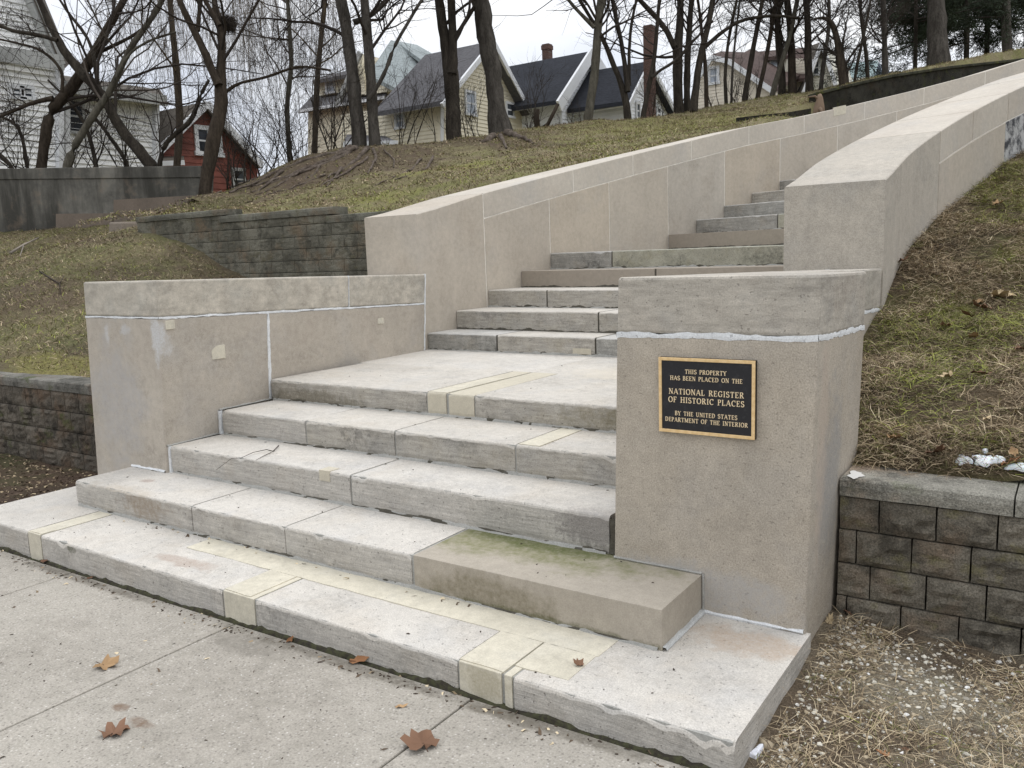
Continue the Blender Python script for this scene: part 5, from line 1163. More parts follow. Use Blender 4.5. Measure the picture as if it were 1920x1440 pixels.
fd = fl.back(1.0); clad(fd, [(598, 180), (648, 172), (648, 141), (598, 150)], w_cream, hc, 3, name='dormer'); slab([fd.back(-.4).pt(586, 151), fd.back(-.4).pt(652, 139), fd.back(3).pt(652, 132), fd.back(3).pt(592, 146)], r_grey, hc, 'dormer_roof'); window(fd, 614, 152, 627, 172, hc, pane=curt_m)
f5 = fl.back(-.2); clad(f5, [(684, 178), (728, 172), (704, 108)], w_cream, hc, 3.0, name='wing_gable'); boards([(f5.back(-.3).pt(630, 200), f5.back(-.3).pt(676, 98))], trim_g, hc, 'rake_board', .06, .12)
clad(f5, [(652, 182), (686, 176), (676, 100)], w_cream, hc, 3.0, name='wing_gable')
pk = atw(733, 75, 36); slab([pk, atw(690, 140, 33), atw(748, 168, 32)], r_lgrey, hc, 'corner_roof'); slab([pk, atw(748, 168, 32), atw(800, 118, 35)], r_lgrey, hc, 'corner_roof'); slab([pk, atw(800, 118, 35), atw(790, 90, 38), atw(740, 78, 38)], r_lgrey, hc, 'corner_roof')
slab([atw(740, 76, 36.5), atw(782, 84, 36.5), atw(830, 112, 34.5), atw(790, 112, 34)], r_lgrey, hc, 'corner_roof')
pr = fc.back(-2.2); slab([pr.pt(645, 268), pr.pt(745, 266), fc.back(-.1).pt(722, 255), fc.back(-.1).pt(650, 252)], r_grey, hc, 'porch_roof', .1); boards([(pr.pt(645, 271), pr.pt(745, 269))], trim_m, hc, 'porch_fascia', .04, .1); boards([(pr.pt(733, 330), pr.pt(733, 270))], trim_m, hc, 'porch_post', .06, .06)
# white house with two charcoal roofs
fk = Facade(1053, 192, 33, XD); kg = Facade(1053, 192, 33, YD); hk = house('white house with steep charcoal roofs and two brick chimneys', fk)
clad(fk, [(940, 420), (1054, 420), (1054, 187), (940, 205)], w_white2, hk, .3); clad(kg, [(1053, 420), (1175, 420), (1175, 205), (1112, 101), (1053, 190)], w_white2, hk, .3, name='gable_wall')
ko, kr = fk.back(-.4), fk.back(4)
gable_roof(kg.back(-.4), (1112, 95), [(1050, 187), (1182, 212)], 4.6, r_dark, hk)
boards([(kg.back(-.42).pt(1048, 199), kg.back(-.42).pt(1111, 100)), (kg.back(-.42).pt(1111, 100), kg.back(-.42).pt(1180, 212))], trim_m, hk, 'rake_board', .05, .22); boards([(ko.pt(932, 211), ko.pt(1056, 191))], trim_m, hk, 'gutter', .05, .055)
fk2 = Facade(1180, 192, 32.5, XD); k2 = Facade(1180, 192, 32.5, YD)
clad(fk2, [(1060, 420), (1181, 420), (1181, 189), (1060, 210)], w_white2, hk, .3, name='wing_wall'); clad(k2, [(1180, 420), (1262, 420), (1262, 200), (1219, 119), (1180, 190)], w_white2, hk, .3, name='wing_gable')
o2 = fk2.back(-.4); gable_roof(k2.back(-.35), (1219, 114), [(1180, 188), (1267, 207)], 2.7, r_dark, hk, 'wing_roof')
boards([(k2.back(-.37).pt(1179, 199), k2.back(-.37).pt(1219, 118)), (k2.back(-.37).pt(1219, 118), k2.back(-.37).pt(1265, 206))], trim_m, hk, 'rake_board', .04, .09); boards([(o2.pt(1068, 214), o2.pt(1184, 193))], trim_m, hk, 'gutter', .05, .055)
window(k2, 1192, 196, 1197, 220, hk); window(k2, 1231, 204, 1236, 222, hk); chimney(1019, 1036, 86, 150, 36, hk); chimney(1209, 1229, 56, 240, 31.5, hk, False)
# tan house with brown roofs
ft = Facade(1330, 150, 38, XD); ht = house('tan house with brown roofs and dormers at the right end of the row', ft)
clad(ft, [(1306, 260), (1444, 260), (1444, 168), (1372, 117), (1336, 108), (1312, 140), (1306, 150)], w_tan, ht, 6); to, tb = ft.back(-.3), ft.back(6)
slab([to.pt(1334, 103), to.pt(1372, 112), tb.pt(1400, 98), tb.pt(1352, 96)], r_brown, ht); slab([to.pt(1370, 112), to.pt(1450, 168), tb.pt(1500, 140), tb.pt(1410, 90)], r_brown, ht)
boards([(to.pt(1368, 116), to.pt(1447, 170)), (to.pt(1304, 154), to.pt(1334, 108)), (to.pt(1334, 108), to.pt(1370, 116))], trim_m, ht, 'rake_board', .05, .11); window(ft, 1333, 130, 1345, 154, ht, trim_m, .12, curt_m)
t2 = ft.back(6.2); clad(t2, [(1400, 260), (1520, 260), (1520, 110), (1420, 110)], w_tan, ht, 2, name='rear_wall'); slab([t2.back(-.5).pt(1400, 150), t2.back(-.5).pt(1512, 146), t2.back(3).pt(1520, 88), t2.back(3).pt(1405, 98)], r_brown, ht, 'rear_roof')
t3 = t2.back(-1.6); clad(t3, [(1437, 168), (1474, 166), (1474, 106), (1437, 108)], w_pale, ht, 2, name='dormer'); window(t3, 1446, 113, 1459, 136, ht, trim_m, .1, curt_m); slab([t3.back(-.3).pt(1432, 107), t3.back(-.3).pt(1478, 104), t3.back(2).pt(1478, 96), t3.back(2).pt(1432, 98)], r_brown, ht, 'dormer_roof')
fe = Facade(1541, 120, 40, XD); he = house('pale gabled house with dark roof seen between the leaning trunks', fe)
clad(fe, [(1512, 260), (1568, 260), (1566, 162), (1541, 84), (1512, 168)], w_pale, he, 5); eo = fe.back(-.4)
slab([eo.pt(1506, 172), eo.pt(1541, 78), fe.back(6).pt(1502, 92), fe.back(6).pt(1462, 172)], r_barn, he); slab([eo.pt(1541, 78), eo.pt(1571, 168), fe.back(6).pt(1540, 170), fe.back(6).pt(1502, 92)], r_barn, he); boards([(eo.pt(1506, 176), eo.pt(1541, 81)), (eo.pt(1541, 81), eo.pt(1571, 171))], trim_m, he, 'rake_board', .04, .09); window(fe, 1527, 115, 1535, 139, he)
fs = Facade(1620, 140, 48, XD); hs = house('distant house with teal metal roof near the thin pole trunk', fs)
clad(fs, [(1560, 220), (1660, 220), (1656, 142), (1560, 150)], w_pale, hs, 5); slab([fs.back(-.4).pt(1556, 156), fs.back(-.4).pt(1652, 150), fs.back(4).pt(1646, 113), fs.back(4).pt(1570, 120)], r_teal, hs); clad(fs.back(-.5), [(1637, 152), (1658, 150), (1648, 117)], siding('slate_siding', (.16, .19, .24)), hs, 4, name='gable_wall')

# ------------------------------------------------------------------ bare trees
def bark(name, c, c2, vs=.22):
    t = NT(name, .95, .12); st_ = t.noise(9, 5, .65, t.map((1, 1, vs))); f = t.noise(34, 4, .7, t.map((1, 1, .4)))
    col = t.mix(t.ramp(st_, .35, .65), c, c2); k = t.ramp(f, .3, .7, .7, 1.3); col = t.mix(1.0, col, t.n('ShaderNodeCombineColor', {0: k, 1: k, 2: k}).outputs[0], 'MULTIPLY')
    return t.done(col, t.mth('ADD', st_, t.mth('MULTIPLY', f, .6)), .9, .03)
bk_dark, bk_grey, bk_brown, bk_light = bark('dark_bark', (0.027, 0.0225, 0.018), (0.06, 0.051, 0.04)), bark('grey_bark', (0.042, 0.037, 0.031), (0.094, 0.084, 0.072)), bark('brown_bark', (0.03, 0.023, 0.017), (0.066, 0.052, 0.039)), bark('pale_bark', (0.062, 0.056, 0.043), (0.12, 0.11, 0.086))
twig_d = gmat('dark_twigs', (0.042, 0.034, 0.028), .2); twig_g = gmat('grey_twigs', (0.075, 0.062, 0.05), .2); twig_w = gmat('willow_twigs', (0.115, 0.088, 0.055), .2)
def unit(a): return a / (np.linalg.norm(a, axis=-1, keepdims=True) + 1e-9)
def tubes(P, R, k):                 # P (N, K, 3), R (N, K) -> rings and quads
    N, K, _ = P.shape; T = unit(np.gradient(P, axis=1)); ref = np.where(np.abs(T[..., 2:3]) > .9, np.array([1.0, 0, 0]), np.array([0, 0, 1.0]))
    U = unit(np.cross(T, ref)); Wv = np.cross(T, U); a = np.arange(k) * 2 * np.pi / k
    V = P[:, :, None] + R[:, :, None, None] * (U[:, :, None] * np.cos(a)[:, None] + Wv[:, :, None] * np.sin(a)[:, None])
    b = (np.arange(N)[:, None, None] * K + np.arange(K - 1)[None, :, None]) * k; j = np.arange(k)[None, None]; j2 = (np.arange(k) + 1)[None, None] % k
    Q = np.stack([b + j, b + j2, b + k + j2, b + k + j], -1)
    return V.reshape(-1, 3), Q.reshape(-1, 4)
class Acc:
    def __init__(s): s.V, s.Q, s.n = [], [], 0
    def add(s, V, Q): s.V.append(V); s.Q.append(Q + s.n); s.n += len(V)
    def build(s, name, mat, parent): return mesh_np(name, np.concatenate(s.V), np.concatenate(s.Q), mat, None, True, parent)
def smooth_path(P, R, m):
    P, R = np.array(P, float), np.array(R, float); s = np.concatenate([[0], np.cumsum(np.linalg.norm(np.diff(P, axis=0), axis=1))]); q = np.linspace(0, s[-1], m)
    out = np.stack([np.interp(q, s, P[:, i]) for i in range(3)], -1); r = np.interp(q, s, R)
    for _ in range(2): out[1:-1] = .25 * out[:-2] + .5 * out[1:-1] + .25 * out[2:]
    return out, r
def grow(g, S, D, L, r0, K, wob, up, taper=.25):
    N = len(S); P = [S]; d = unit(D)
    for k in range(K - 1):
        d = unit(d + g.normal(0, wob, (N, 3)) + np.array([0, 0, up])); P.append(P[-1] + d * (L / (K - 1))[:, None])
    return np.stack(P, 1), r0[:, None] * np.linspace(1, taper, K)[None]
def sprout(g, P, R, n, t0, t1, ang, lk, rk, jitter=.35, upb=.15, lmax=9):
    N, K, _ = P.shape; idx = np.repeat(np.arange(N), n); t = g.uniform(t0, t1, N * n) * (K - 1.001); i = t.astype(int); f = (t - i)[:, None]
    S = P[idx, i] * (1 - f) + P[idx, i + 1] * f; T = unit(P[idx, i + 1] - P[idx, i]); rr = R[idx, i] * (1 - f[:, 0]) + R[idx, i + 1] * f[:, 0]
    rnd = unit(g.normal(0, 1, (len(idx), 3))); side = unit(rnd - T * (rnd * T).sum(-1, keepdims=True)); a = np.clip(g.normal(ang, .25, len(idx)), .2, 1.6)[:, None]
    D = T * np.cos(a) + side * np.sin(a) + np.array([0, 0, upb]); Lp = np.linalg.norm(np.diff(P, axis=1), axis=-1).sum(1)[idx]
    return S, D, np.minimum(Lp * lk * g.uniform(1 - jitter, 1 + jitter, len(idx)), lmax), np.maximum(rr * rk, .0034)
def limb3(px, w0, w1=None, k=1.0):
    w1 = w0 if w1 is None else w1; n = len(px)
    return [atw(p[0], p[1], w0 + (w1 - w0) * i / max(1, n - 1)) for i, p in enumerate(px)], [p[2] * (w0 + (w1 - w0) * i / max(1, n - 1)) / FOC * k for i, p in enumerate(px)]
def tree(label, limbs, w, mat, twig, seed, name='bare_tree', cat='tree', group=None, ext=3.0, n1=9, n2=6, n3=6, flare=1.0, sink=.5, l1=.42, t0=.25, up=.06, droop=0.0, roots=None):
    g = np.random.default_rng(seed); B, _ = limb3(limbs[0][:1], w); base = B[0]
    t = thing(name, label, cat, base, group); acc = Acc(); LP = []
    for li, px in enumerate(limbs):
        ww = w if not isinstance(px[0], tuple) or len(px[0]) < 4 else px[0][3]
        P, R = limb3([q[:3] for q in px], ww + .12 * li * (-1) ** li, None)
        if li == 0 or px[0][1] > limbs[0][0][1] - 12:
            P = [P[0] - np.array((0, 0, sink))] + P; R = [R[0] * 1.25 * flare] + R; R[1] *= flare
        if px[-1][1] < 8 and ext > 0:  # carries on above the picture
            d = unit(P[-1] - P[-2]); P += [P[-1] + d * ext * .5 + g.normal(0, .12, 3), P[-1] + d * ext + g.normal(0, .3, 3)]; R += [R[-1] * .8, R[-1] * .45]
        q, r = smooth_path(P, R, max(8, len(P) * 3)); q = q + g.normal(0, 1, q.shape) * (r * .05)[:, None]; r = r * (1 + g.normal(0, .05, len(r)))
        V, Q = tubes(q[None], r[None], 10 if r[0] > .08 else 7); acc.add(V, Q); LP.append((q, r))
    acc.build('trunk', mat, t)
    if roots:
        ra = Acc()
        for px, r0, r1 in roots:
            P = [onf(x, y, hillz) + (0, 0, .012) for x, y in px]; P[0] = P[0] + (0, 0, .02)
            q, r = smooth_path(P, np.linspace(r0, r1, len(P)), len(P) * 4); q[:, 2] += g.normal(0, .012, len(q)); V, Q = tubes(q[None], r[None], 6); ra.add(V, Q)
        ra.build('root', bk_root, t)
    tw = Acc(); P0 = []; R0 = []
    for q, r in LP:
        s = np.linspace(0, len(q) - 1, 14); i = np.minimum(s.astype(int), len(q) - 2); f = (s - i)[:, None]; P0.append(q[i] * (1 - f) + q[i + 1] * f); R0.append(r[i] * (1 - f[:, 0]) + r[i + 1] * f[:, 0])
    P0, R0 = np.stack(P0), np.stack(R0)
    P1, R1 = grow(g, *sprout(g, P0, R0, n1, t0, .99, .95, l1, .34, upb=.12, lmax=4.5), 9, .16, up); V, Q = tubes(P1, R1, 5); tw.add(V, Q)
    P2, R2 = grow(g, *sprout(g, P1, R1, n2, .15, .98, .8, .5, .55, upb=.05), 7, .18, up - droop * .5); V, Q = tubes(P2, R2, 4); tw.add(V, Q)
    P3, R3 = grow(g, *sprout(g, P2, R2, n3, .1, .98, .8, .55, .6, upb=.0), 5, .2, up - droop); V, Q = tubes(P3, R3, 3); tw.add(V, Q)
    tw.build('crown', twig, t)
    return t, P1, R1, P2
bk_root = bark('root_bark', (0.075, 0.058, 0.045), (0.17, 0.14, 0.115), 1.0)

tree('crooked tree bending right behind the concrete wall, near its left part', [[(77, 318, 9.5), (83, 267, 9.5), (90, 227, 10), (100, 195, 10.5), (128, 177, 10.5), (150, 143, 10), (173, 108, 9), (187, 77, 8), (207, 43, 7), (227, 13, 6), (236, -8, 6)], [(100, 184, 5), (62, 192, 4), (30, 206, 3.5), (0, 219, 3), (-30, 228, 2)], [(178, 102, 4), (205, 88, 3.5), (240, 74, 3), (275, 50, 3), (300, 20, 2.5), (310, -8, 2)], [(116, 172, 3.5), (120, 140, 3), (100, 110, 3), (70, 90, 2.5), (20, 78, 2), (-20, 70, 2)]], 17.5, bk_brown, twig_d, 1, n1=9, n2=6, n3=4, sink=1.2, up=.03)
tree('dark tree leaning left behind the concrete wall, crossing the white house', [[(290, 312, 11), (262, 284, 10.5), (233, 253, 10), (213, 220, 9.5), (203, 193, 9), (187, 173, 9), (160, 143, 9), (127, 107, 8.5), (107, 73, 7.5), (90, 40, 6.5), (77, 7, 5.5), (68, -14, 5)], [(297, 308, 5), (310, 267, 4.5), (337, 243, 4.5), (360, 227, 4.5), (370, 197, 4.5), (380, 167, 3.5), (392, 150, 2.5)], [(200, 192, 4), (180, 165, 4), (180, 120, 3.5), (168, 70, 3), (130, 30, 3), (110, -6, 2)], [(108, 76, 4), (70, 65, 4), (30, 60, 3.5), (-20, 40, 3)]], 16.8, bk_dark, twig_d, 2, n1=9, n2=6, n3=4, sink=1.2, up=.03)
tree('slim pale-barked tree leaning right behind the concrete wall', [[(120, 316, 7.5), (147, 260, 7), (177, 213, 6.5), (200, 183, 6), (217, 150, 6), (233, 113, 5.5), (253, 73, 5), (277, 47, 5), (293, 20, 4.5), (308, -8, 4)], [(218, 146, 3), (240, 100, 2.5), (280, 75, 2.2), (330, 60, 2)]], 16.4, bk_light, twig_g, 3, n1=9, n2=5, n3=4, sink=1.2)
nest_tree, n1p, n1r, n2p = tree('tree with two upright limbs and a nest, at the right end of the concrete wall', [[(383, 372, 11.5), (387, 333, 11.5), (397, 283, 12.5), (401, 250, 13), (413, 220, 12.5), (416, 187, 12), (412, 157, 11), (414, 127, 8.5), (417, 87, 7.5), (415, 57, 7), (407, 23, 6), (399, -8, 5)], [(410, 160, 8), (403, 148, 8), (393, 123, 7.5), (380, 87, 7), (363, 57, 6.5), (347, 27, 6), (333, -6, 5)], [(371, 58, 4.5), (371, 27, 4), (378, -6, 4)], [(412, 48, 4.5), (396, 22, 4), (380, -6, 4)], [(416, 180, 3.5), (440, 156, 3), (500, 145, 2.5), (560, 122, 2.5), (620, 132, 2)]], 15.0, bk_brown, twig_d, 4, n1=12, n2=7, n3=6, sink=.5, t0=.4, up=.0, droop=.05)
saplings = [('spindly dark sapling against the white house wall', [(182, 316, 4), (172, 270, 3.8), (162, 235, 3.5), (142, 205, 3), (128, 187, 2.5), (90, 150, 2)], 17.8), ('spindly sapling arching left near the right end of the white house', [(243, 316, 4), (225, 282, 3.8), (200, 250, 3.3), (182, 222, 2.8), (160, 205, 2)], 17.9), ('knotty little shrub stem at the far left behind the concrete wall', [(52, 318, 3.5), (45, 270, 3.2), (38, 240, 3), (15, 222, 2.6), (-8, 216, 2)], 18.2), ('thin stem sloping left at the left edge behind the concrete wall', [(28, 318, 4), (12, 300, 4), (-6, 284, 3.5), (-40, 262, 3)], 17.6)]
for i, (lb, px, w) in enumerate(saplings): tree(lb, [px], w, bk_dark, twig_d, 20 + i, 'sapling', 'sapling', n1=9, n2=4, n3=2, sink=1.2, l1=.6, t0=.15)
tree('thin grey wavy trunk standing alone between red barn and cream house', [[(545, 316, 5.5), (540, 253, 4.8), (537, 187, 4.5), (547, 140, 4.5), (545, 83, 4), (541, 33, 4), (540, -6, 3.6)]], 18.5, bk_light, twig_g, 5, n1=22, n2=6, n3=5, sink=.5, l1=.28, t0=.3)
rt = [([(668, 280), (640, 296), (600, 310), (550, 330), (505, 345)], .055, .02), ([(664, 282), (620, 300), (575, 318), (520, 338), (470, 352)], .05, .02), ([(690, 280), (670, 300), (640, 320), (615, 334)], .05, .015), ([(658, 280), (610, 292), (560, 305), (520, 322), (480, 344), (430, 362)], .05, .02), ([(700, 282), (706, 296), (695, 318), (690, 326)], .035, .012), ([(600, 312), (590, 328), (560, 345)], .03, .012), ([(640, 318), (628, 335), (612, 352)], .03, .01), ([(720, 286), (740, 300), (738, 315)], .02, .01), ([(530, 322), (500, 350), (470, 362)], .035, .012), ([(560, 326), (520, 350), (480, 366)], .025, .01), ([(790, 300), (770, 320), (735, 335), (700, 350)], .022, .01), ([(812, 298), (800, 318), (772, 330), (740, 338)], .028, .01), ([(650, 285), (600, 300), (540, 318), (480, 336), (420, 356), (390, 372)], .045, .02), ([(610, 330), (560, 350), (500, 366)], .02, .01), ([(690, 300), (640, 330), (600, 350)], .025, .01)]
tree('tall twin-stemmed dark tree with bare roots, left of the centre', [[(675, 281, 13.5), (670, 233, 12.8), (667, 187, 12.5), (660, 133, 12.3), (652, 67, 12), (643, 17, 11.8), (637, -9, 11.5)], [(703, 277, 11), (700, 233, 10.2), (697, 167, 10), (692, 100, 9.8), (687, 50, 9.5), (683, -8, 9)], [(662, 42, 6), (680, 42, 5.5), (700, 27, 5), (730, -4, 4.5)], [(690, 187, 4), (707, 167, 4), (727, 127, 3.8), (737, 87, 3.5), (757, 57, 3.2), (783, 10, 3), (795, -8, 3)]], 17.5, bk_grey, twig_d, 6, n1=12, n2=7, n3=7, flare=1.12, sink=.4, t0=.35, l1=.36, roots=rt)
tree('stout dark tree forking low into two stems, middle of the crest', [[(853, 272, 15), (850, 217, 14), (848, 167, 14.5), (846, 138, 16), (838, 100, 11), (834, 70, 10), (828, 40, 9.8), (822, -8, 9.5)], [(848, 140, 10), (851, 83, 8), (848, 40, 7.6), (846, -8, 7)], [(852, 70, 4), (870, 45, 4), (892, 10, 3.5), (900, -8, 3)]], 18.5, bk_dark, twig_d, 7, n1=13, n2=7, n3=7, flare=1.1, t0=.35, l1=.36)
rb = [([(950, 252), (966, 256), (985, 262), (1000, 270)], .09, .02), ([(925, 258), (912, 266), (900, 268)], .08, .03), ([(938, 258), (945, 268), (950, 280)], .06, .015)]
tree('thickest trunk with rough furrowed bark, in front of the cream gable', [[(939, 256, 28), (936, 240, 22.5), (932, 215, 17.5), (930, 190, 16.3), (927, 150, 16), (918, 100, 16.6), (911, 70, 17), (905, 33, 17), (899, -8, 17.5)]], 18.8, bk_grey, twig_d, 8, n1=16, n2=7, n3=7, flare=1.0, sink=.3, t0=.55, l1=.4, roots=rb)
tree('smooth greenish-grey trunk before the charcoal roofs', [[(1100, 234, 8.5), (1109, 182, 8), (1115, 143, 8), (1118, 104, 7.8), (1120, 65, 7.8), (1124, 26, 7.8), (1129, -8, 7.6)], [(1114, 52, 4), (1096, 31, 3.6), (1076, 16, 3.2), (1060, -8, 3)]], 20, bk_light, twig_d, 9, n1=16, n2=6, n3=6, t0=.35, l1=.34)
tree('leaning trio of thin stems just left of the tall chimney', [[(1178, 228, 7), (1175, 190, 6.6), (1167, 161, 5.6), (1146, 112, 4.8), (1130, 68, 4), (1108, 36, 3.6), (1084, -6, 3)], [(1178, 172, 5), (1172, 125, 4.6), (1167, 86, 4.4), (1156, 39, 4.2), (1147, -8, 4)], [(1180, 160, 3.4), (1179, 100, 3), (1181, 60, 2.8), (1190, 10, 2.6), (1196, -8, 2.4)]], 20.5, bk_dark, twig_d, 10, n1=11, n2=6, n3=6, t0=.3, l1=.36)
tree('slender dark tree in front of the tall brick chimney', [[(1203, 228, 5), (1213, 178, 4.6), (1221, 146, 4.6), (1227, 110, 4), (1232, 52, 3.6), (1237, -8, 3.4)], [(1221, 146, 3), (1240, 130, 2.8), (1262, 118, 2.6), (1290, 90, 2)]], 20.3, bk_dark, twig_d, 11, n1=10, n2=6, n3=5, t0=.3, l1=.36)
tree('multi-stemmed tree with a forked main stem right of the chimney', [[(1272, 222, 9.5), (1271, 156, 8.8), (1270, 104, 9.6), (1272, 70, 8), (1275, 39, 7), (1276, -8, 6.5)], [(1265, 88, 6), (1255, 66, 5.2), (1242, 44, 5), (1216, 18, 4.4), (1192, -8, 4)], [(1288, 214, 6.5), (1288, 146, 6), (1290, 86, 5.6), (1294, 39, 5.2), (1297, -8, 5)], [(1301, 210, 7.5), (1305, 156, 6.8), (1312, 104, 6.2), (1328, 52, 5.6), (1338, -8, 5)], [(1314, 96, 4), (1350, 62, 3.8), (1390, 36, 3.4), (1450, 28, 3), (1500, 34, 2)]], 21, bk_dark, twig_d, 12, n1=9, n2=6, n3=6, t0=.3, l1=.34)
thin = [('thin straight sapling before the tan house window', [(1325, 200, 4.2), (1324, 146, 3.8), (1322, 110, 3.4), (1316, 60, 3), (1308, -8, 2.6)], 21.5, bk_brown), ('slim stem curving right before the tan gable', [(1363, 196, 3.8), (1358, 161, 3.4), (1361, 112, 3.2), (1367, 65, 3), (1384, -8, 2.6)], 21.6, bk_dark), ('very thin upright stem beside the tan house eave', [(1371, 196, 2.6), (1373, 130, 2.2), (1380, 60, 2), (1388, -8, 1.8)], 21.8, bk_grey), ('dark straight stem leaning right across the brown roof', [(1393, 194, 5), (1406, 130, 4.8), (1417, 65, 4.4), (1431, -8, 4)], 22, bk_dark), ('stem leaning right next to the dark one, brown roof behind', [(1417, 190, 4.6), (1430, 143, 4.2), (1443, 78, 4), (1456, -8, 3.6)], 22.2, bk_brown), ('pale trunk leaning strongly right before the dormer', [(1443, 190, 5), (1458, 143, 4.8), (1482, 65, 4.4), (1497, -8, 4)], 22, bk_light), ('thick dark upright trunk beside the dormer', [(1466, 186, 7.4), (1466, 130, 7), (1459, 78, 6.4), (1457, -8, 6)], 22.4, bk_dark), ('brown double-kinked trunk right of the dormer', [(1487, 184, 8.4), (1484, 122, 7), (1484, 68, 6.4), (1475, -8, 5.6)], 22.3, bk_brown), ('dark trunk before the pale gabled house', [(1519, 180, 7.6), (1514, 108, 6.6), (1516, 54, 6), (1510, -8, 5.6)], 22, bk_dark), ('slim leaning stem on the right of the pale gable', [(1537, 172, 4.4), (1546, 108, 4), (1557, 40, 3.6), (1553, -8, 3)], 21.5, bk_grey), ('snapped-looking trunk leaning left above the low black wall', [(1584, 159, 9.5), (1579, 122, 8), (1571, 81, 6.4), (1563, 45, 5), (1548, 30, 3), (1526, 36, 2)], 20.6, bk_brown), ('thin dark stem leaning right near the teal roof', [(1601, 156, 3), (1612, 95, 2.8), (1622, 60, 2.4), (1634, -8, 2)], 21, bk_dark), ('thin upright dark stem before the teal roof', [(1628, 150, 4), (1624, 95, 3.6), (1617, 54, 3.2), (1611, -8, 3)], 21.4, bk_dark), ('clean grey pole-like young trunk right of the teal roof', [(1660, 142, 5.8), (1659, 81, 5.2), (1655, -8, 4.8)], 21.8, bk_grey)]
for i, (lb, px, w, m) in enumerate(thin): tree(lb, [px], w, m, twig_d, 40 + i, n1=15, n2=7, n3=7, t0=.22, l1=.33, sink=.5, group='slim bare trees along the crest')
tree('large grey trunk on the crest at the right, dark evergreens behind it', [[(1760, 129, 19.5), (1758, 90, 17.5), (1757, 54, 16.5), (1755, 0, 15.8), (1754, -12, 15.5)]], 22, bk_grey, twig_d, 60, n1=10, n2=5, n3=4, t0=.6, l1=.3, flare=1.1)
tree('straight grey trunk at the far right end of the crest', [[(1889, 115, 8.8), (1887, 54, 8.2), (1886, -8, 8)]], 23, bk_grey, twig_d, 61, n1=8, n2=5, n3=4, t0=.6, l1=.3)
# willow with hanging strands, behind the barn gap
def strands(label, cx_, w, px0, px1, py0, py1, n, seed, base):
    g = np.random.default_rng(seed); t, P1, R1, P2 = tree(label, [base], w, bk_brown, twig_w, seed, 'willow_tree', n1=10, n2=5, n3=3, t0=.4, l1=.45)
    S = np.array([atw(g.uniform(px0, px1), py0 - g.uniform(0, 60), w + g.uniform(-1.5, 1.5)) for _ in range(n)]); L = g.uniform(.5, 1, n) * (py1 - py0) / FOC * w
    P, R = grow(g, S, np.stack([g.normal(0, .25, n), g.normal(0, .25, n), -np.ones(n)], -1), L, np.full(n, .0031), 8, .10, -.35, .5); V, Q = tubes(P, R, 3); a = Acc(); a.add(V, Q)
    P3, R3 = grow(g, *sprout(g, P, R, 3, .1, .9, .5, .35, .8, upb=-.5), 5, .12, -.3); V, Q = tubes(P3, R3, 3); a.add(V, Q); a.build('hanging_strands', twig_w, t)
strands('weeping willow with fine hanging twigs above the red barn', 0, 24, 170, 470, -20, 225, 320, 70, [(330, 330, 7), (338, 220, 6.5), (330, 120, 6), (322, 40, 5), (318, -10, 5)])
strands('weeping willow with hanging twigs between barn and cream house', 0, 23, 430, 640, -20, 245, 290, 71, [(588, 330, 6), (592, 220, 5.5), (596, 120, 5), (606, 40, 4.5), (610, -10, 4)])
# thickets of bare shrubs
def thicket(label, px, py, w, n, h, spread, seed, group=None):
    g = np.random.default_rng(seed); c = atw(px, py, w); t = thing('bare_shrub', label, 'shrub', c, group); a = Acc(); S = c + np.stack([g.normal(0, spread, n), g.normal(0, spread * .6, n), np.full(n, -.2)], -1)
    P, R = grow(g, S, np.stack([g.normal(0, .35, n), g.normal(0, .35, n), np.ones(n)], -1), h * g.uniform(.5, 1.2, n), g.uniform(.008, .02, n), 9, .1, .03); V, Q = tubes(P, R, 5); a.add(V, Q); a.build('stem', bk_dark, t)
    a = Acc(); P2, R2 = grow(g, *sprout(g, P, R, 7, .2, .98, .7, .4, .6), 6, .16, .05); V, Q = tubes(P2, R2, 3); a.add(V, Q); P3, R3 = grow(g, *sprout(g, P2, R2, 5, .1, .98, .7, .5, .7), 5, .18, .03); V, Q = tubes(P3, R3, 3); a.add(V, Q); a.build('twigs', twig_d, t)
for lb, px, py, w, n, h, s_, sd in [('tangled bare shrub at the foot of the lone thin trunk', 540, 322, 18, 16, 2.4, .35, 81), ('bare shrub with long stems left of the lone thin trunk', 495, 335, 18, 12, 2.2, .35, 82), ('arching bare shrub left of the twin-stemmed tree', 630, 290, 17.6, 12, 2.4, .25, 83), ('bare shrub between the twin-stemmed tree and the forked tree', 765, 282, 18.6, 10, 1.8, .4, 84), ('bare shrub at the foot of the forked tree, cream wall behind', 885, 264, 18.8, 8, 1.6, .25, 85), ('bushy bare shrub right of the thickest trunk', 1005, 248, 19.4, 6, 1.5, .3, 86), ('low bare shrub under the charcoal roofs', 1060, 240, 20, 4, .9, .3, 87), ('bare shrub between chimney and multi-stemmed tree', 1240, 224, 21, 8, 1.4, .35, 88), ('low thicket before the tan house', 1375, 200, 22, 10, 1.3, .6, 89), ('bare shrub at the far left behind the concrete wall', 20, 330, 18, 5, 2.0, .4, 90), ('bare shrub before the white house between the crossing trunks', 150, 330, 18.5, 5, 1.8, .5, 91), ('bare shrub at the right end of the white house', 262, 330, 18, 5, 1.6, .35, 92), ('bare shrub in front of the red barn', 430, 345, 17, 10, 1.6, .3, 93)]:
    thicket(lb, px, py, w, n, h, s_, sd)
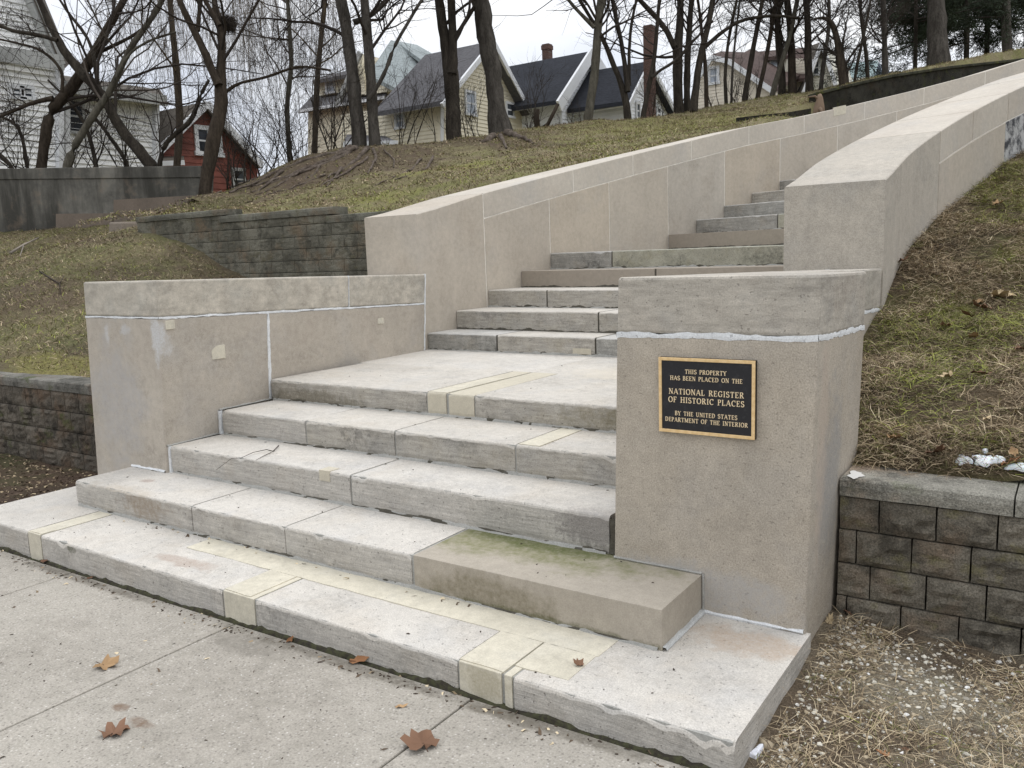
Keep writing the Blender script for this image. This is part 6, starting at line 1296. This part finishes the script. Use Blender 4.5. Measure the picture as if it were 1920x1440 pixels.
# cut stub beside the bushy shrub
mb = MB(); p = atw(1008, 246, 19.2); tube_path(mb, [p - (0, 0, .3), p, p + (-.02, 0, .3), p + (.0, 0, .48)], [.09, .075, .07, .065], 8); tube_path(mb, [p + (.02, 0, .0), p + (.28, 0, .12), p + (.5, .1, .55)], [.05, .045, .04], 7); props(mb.build('cut_stub', bk_brown), 'cut brown stub with a side shoot right of the thickest trunk', 'stump')
# evergreens at the right
def needle(name, c): t = NT(name, .8, .25); return t.done(t.mix(t.ramp(t.noise(1.1, 4), .35, .65), sc(c, .55), sc(c, 1.5)))
need_m = needle('pine_needles', (0.030, 0.041, 0.023))
def evergreen(label, px, w, r_px, n, seed, pyb=-260, ln=2.4, z0=.22, dens=30):
    g = np.random.default_rng(seed); P = [atw(px, 132, w), atw(px + 2, 30, w), atw(px, -90, w), atw(px - 2, pyb, w)]; t = thing('evergreen_tree', label, 'tree', P[0], 'dark evergreens on the crest'); a = Acc()
    P[0] = P[0] - (0, 0, .6); q, r = smooth_path(P, [r_px * w / FOC, r_px * w / FOC * .9, r_px * w / FOC * .6, .03], 16); V, Q = tubes(q[None], r[None], 8); a.add(V, Q); a.build('trunk', bk_dark, t)
    tt = g.uniform(z0, .98, n); i = (tt * 14.99).astype(int); S = q[i] + (q[np.minimum(i + 1, 15)] - q[i]) * g.uniform(0, 1, n)[:, None]; az = g.uniform(0, 6.283, n); D = np.stack([np.cos(az), np.sin(az), g.uniform(-.25, .15, n)], -1)
    B, R = grow(g, S, D, ln * (1.15 - tt) * g.uniform(.6, 1.2, n) + .3, np.full(n, .022), 8, .08, -.03); V, Q = tubes(B, R, 4); a = Acc(); a.add(V, Q)
    B2, R2 = grow(g, *sprout(g, B, R, 6, .25, .98, .75, .38, .6, upb=-.12), 5, .12, -.05); V, Q = tubes(B2, R2, 3); a.add(V, Q); a.build('branch', twig_d, t)
    AllP = np.concatenate([B[:, 3:].reshape(-1, 3), B2[:, 1:].reshape(-1, 3)]); c = np.repeat(AllP, dens, 0) + g.normal(0, .07, (len(AllP) * dens, 3)); d = unit(g.normal(0, 1, c.shape) + (0, 0, -.1)); s = unit(np.cross(d, g.normal(0, 1, c.shape)))
    L = g.uniform(.07, .15, len(c))[:, None]; V = np.stack([c - s * .009, c + s * .009, c + d * L + s * .004, c + d * L - s * .004], 1).reshape(-1, 3); mesh_np('crown', V, np.arange(len(V)).reshape(-1, 4), need_m, None, False, t)
for lb, px, w, r, n, sd, kw in [('dark evergreen with low boughs left of the large grey trunk', 1716, 24, 4, 46, 101, {}), ('dense dark evergreen directly right of the large grey trunk', 1812, 25, 5, 50, 102, {}), ('dark evergreen between the large trunk and the far right trunk', 1850, 27, 5, 50, 103, {}), ('dark evergreen at the right frame edge', 1925, 26, 6, 50, 104, {}), ('sparser evergreen standing behind the large grey trunk', 1768, 28, 5, 44, 105, {})]:
    evergreen(lb, px, w, r, n, sd, **kw)
# bird nest high in the nest tree
g = np.random.default_rng(7); c = atw(428, 42, 15.05); n = 520; d = unit(g.normal(0, 1, (n, 3))); S = c + d * np.array([.13, .13, .12]) * g.uniform(.5, 1, (n, 1)) + np.stack([g.normal(0, .02, n), g.normal(0, .02, n), -np.abs(g.normal(0, .03, n))], -1)
tdir = unit(np.cross(d, g.normal(0, 1, (n, 3)))); P, R = grow(g, S, tdir, g.uniform(.08, .2, n), np.full(n, .006), 4, .3, -.05); V, Q = tubes(P, R, 4); a = Acc(); a.add(V, Q)
o = mesh_np('nest', np.concatenate(a.V), np.concatenate(a.Q), twig_d); props(o, 'round nest of sticks and leaves in the fork high above the concrete wall end', 'nest')
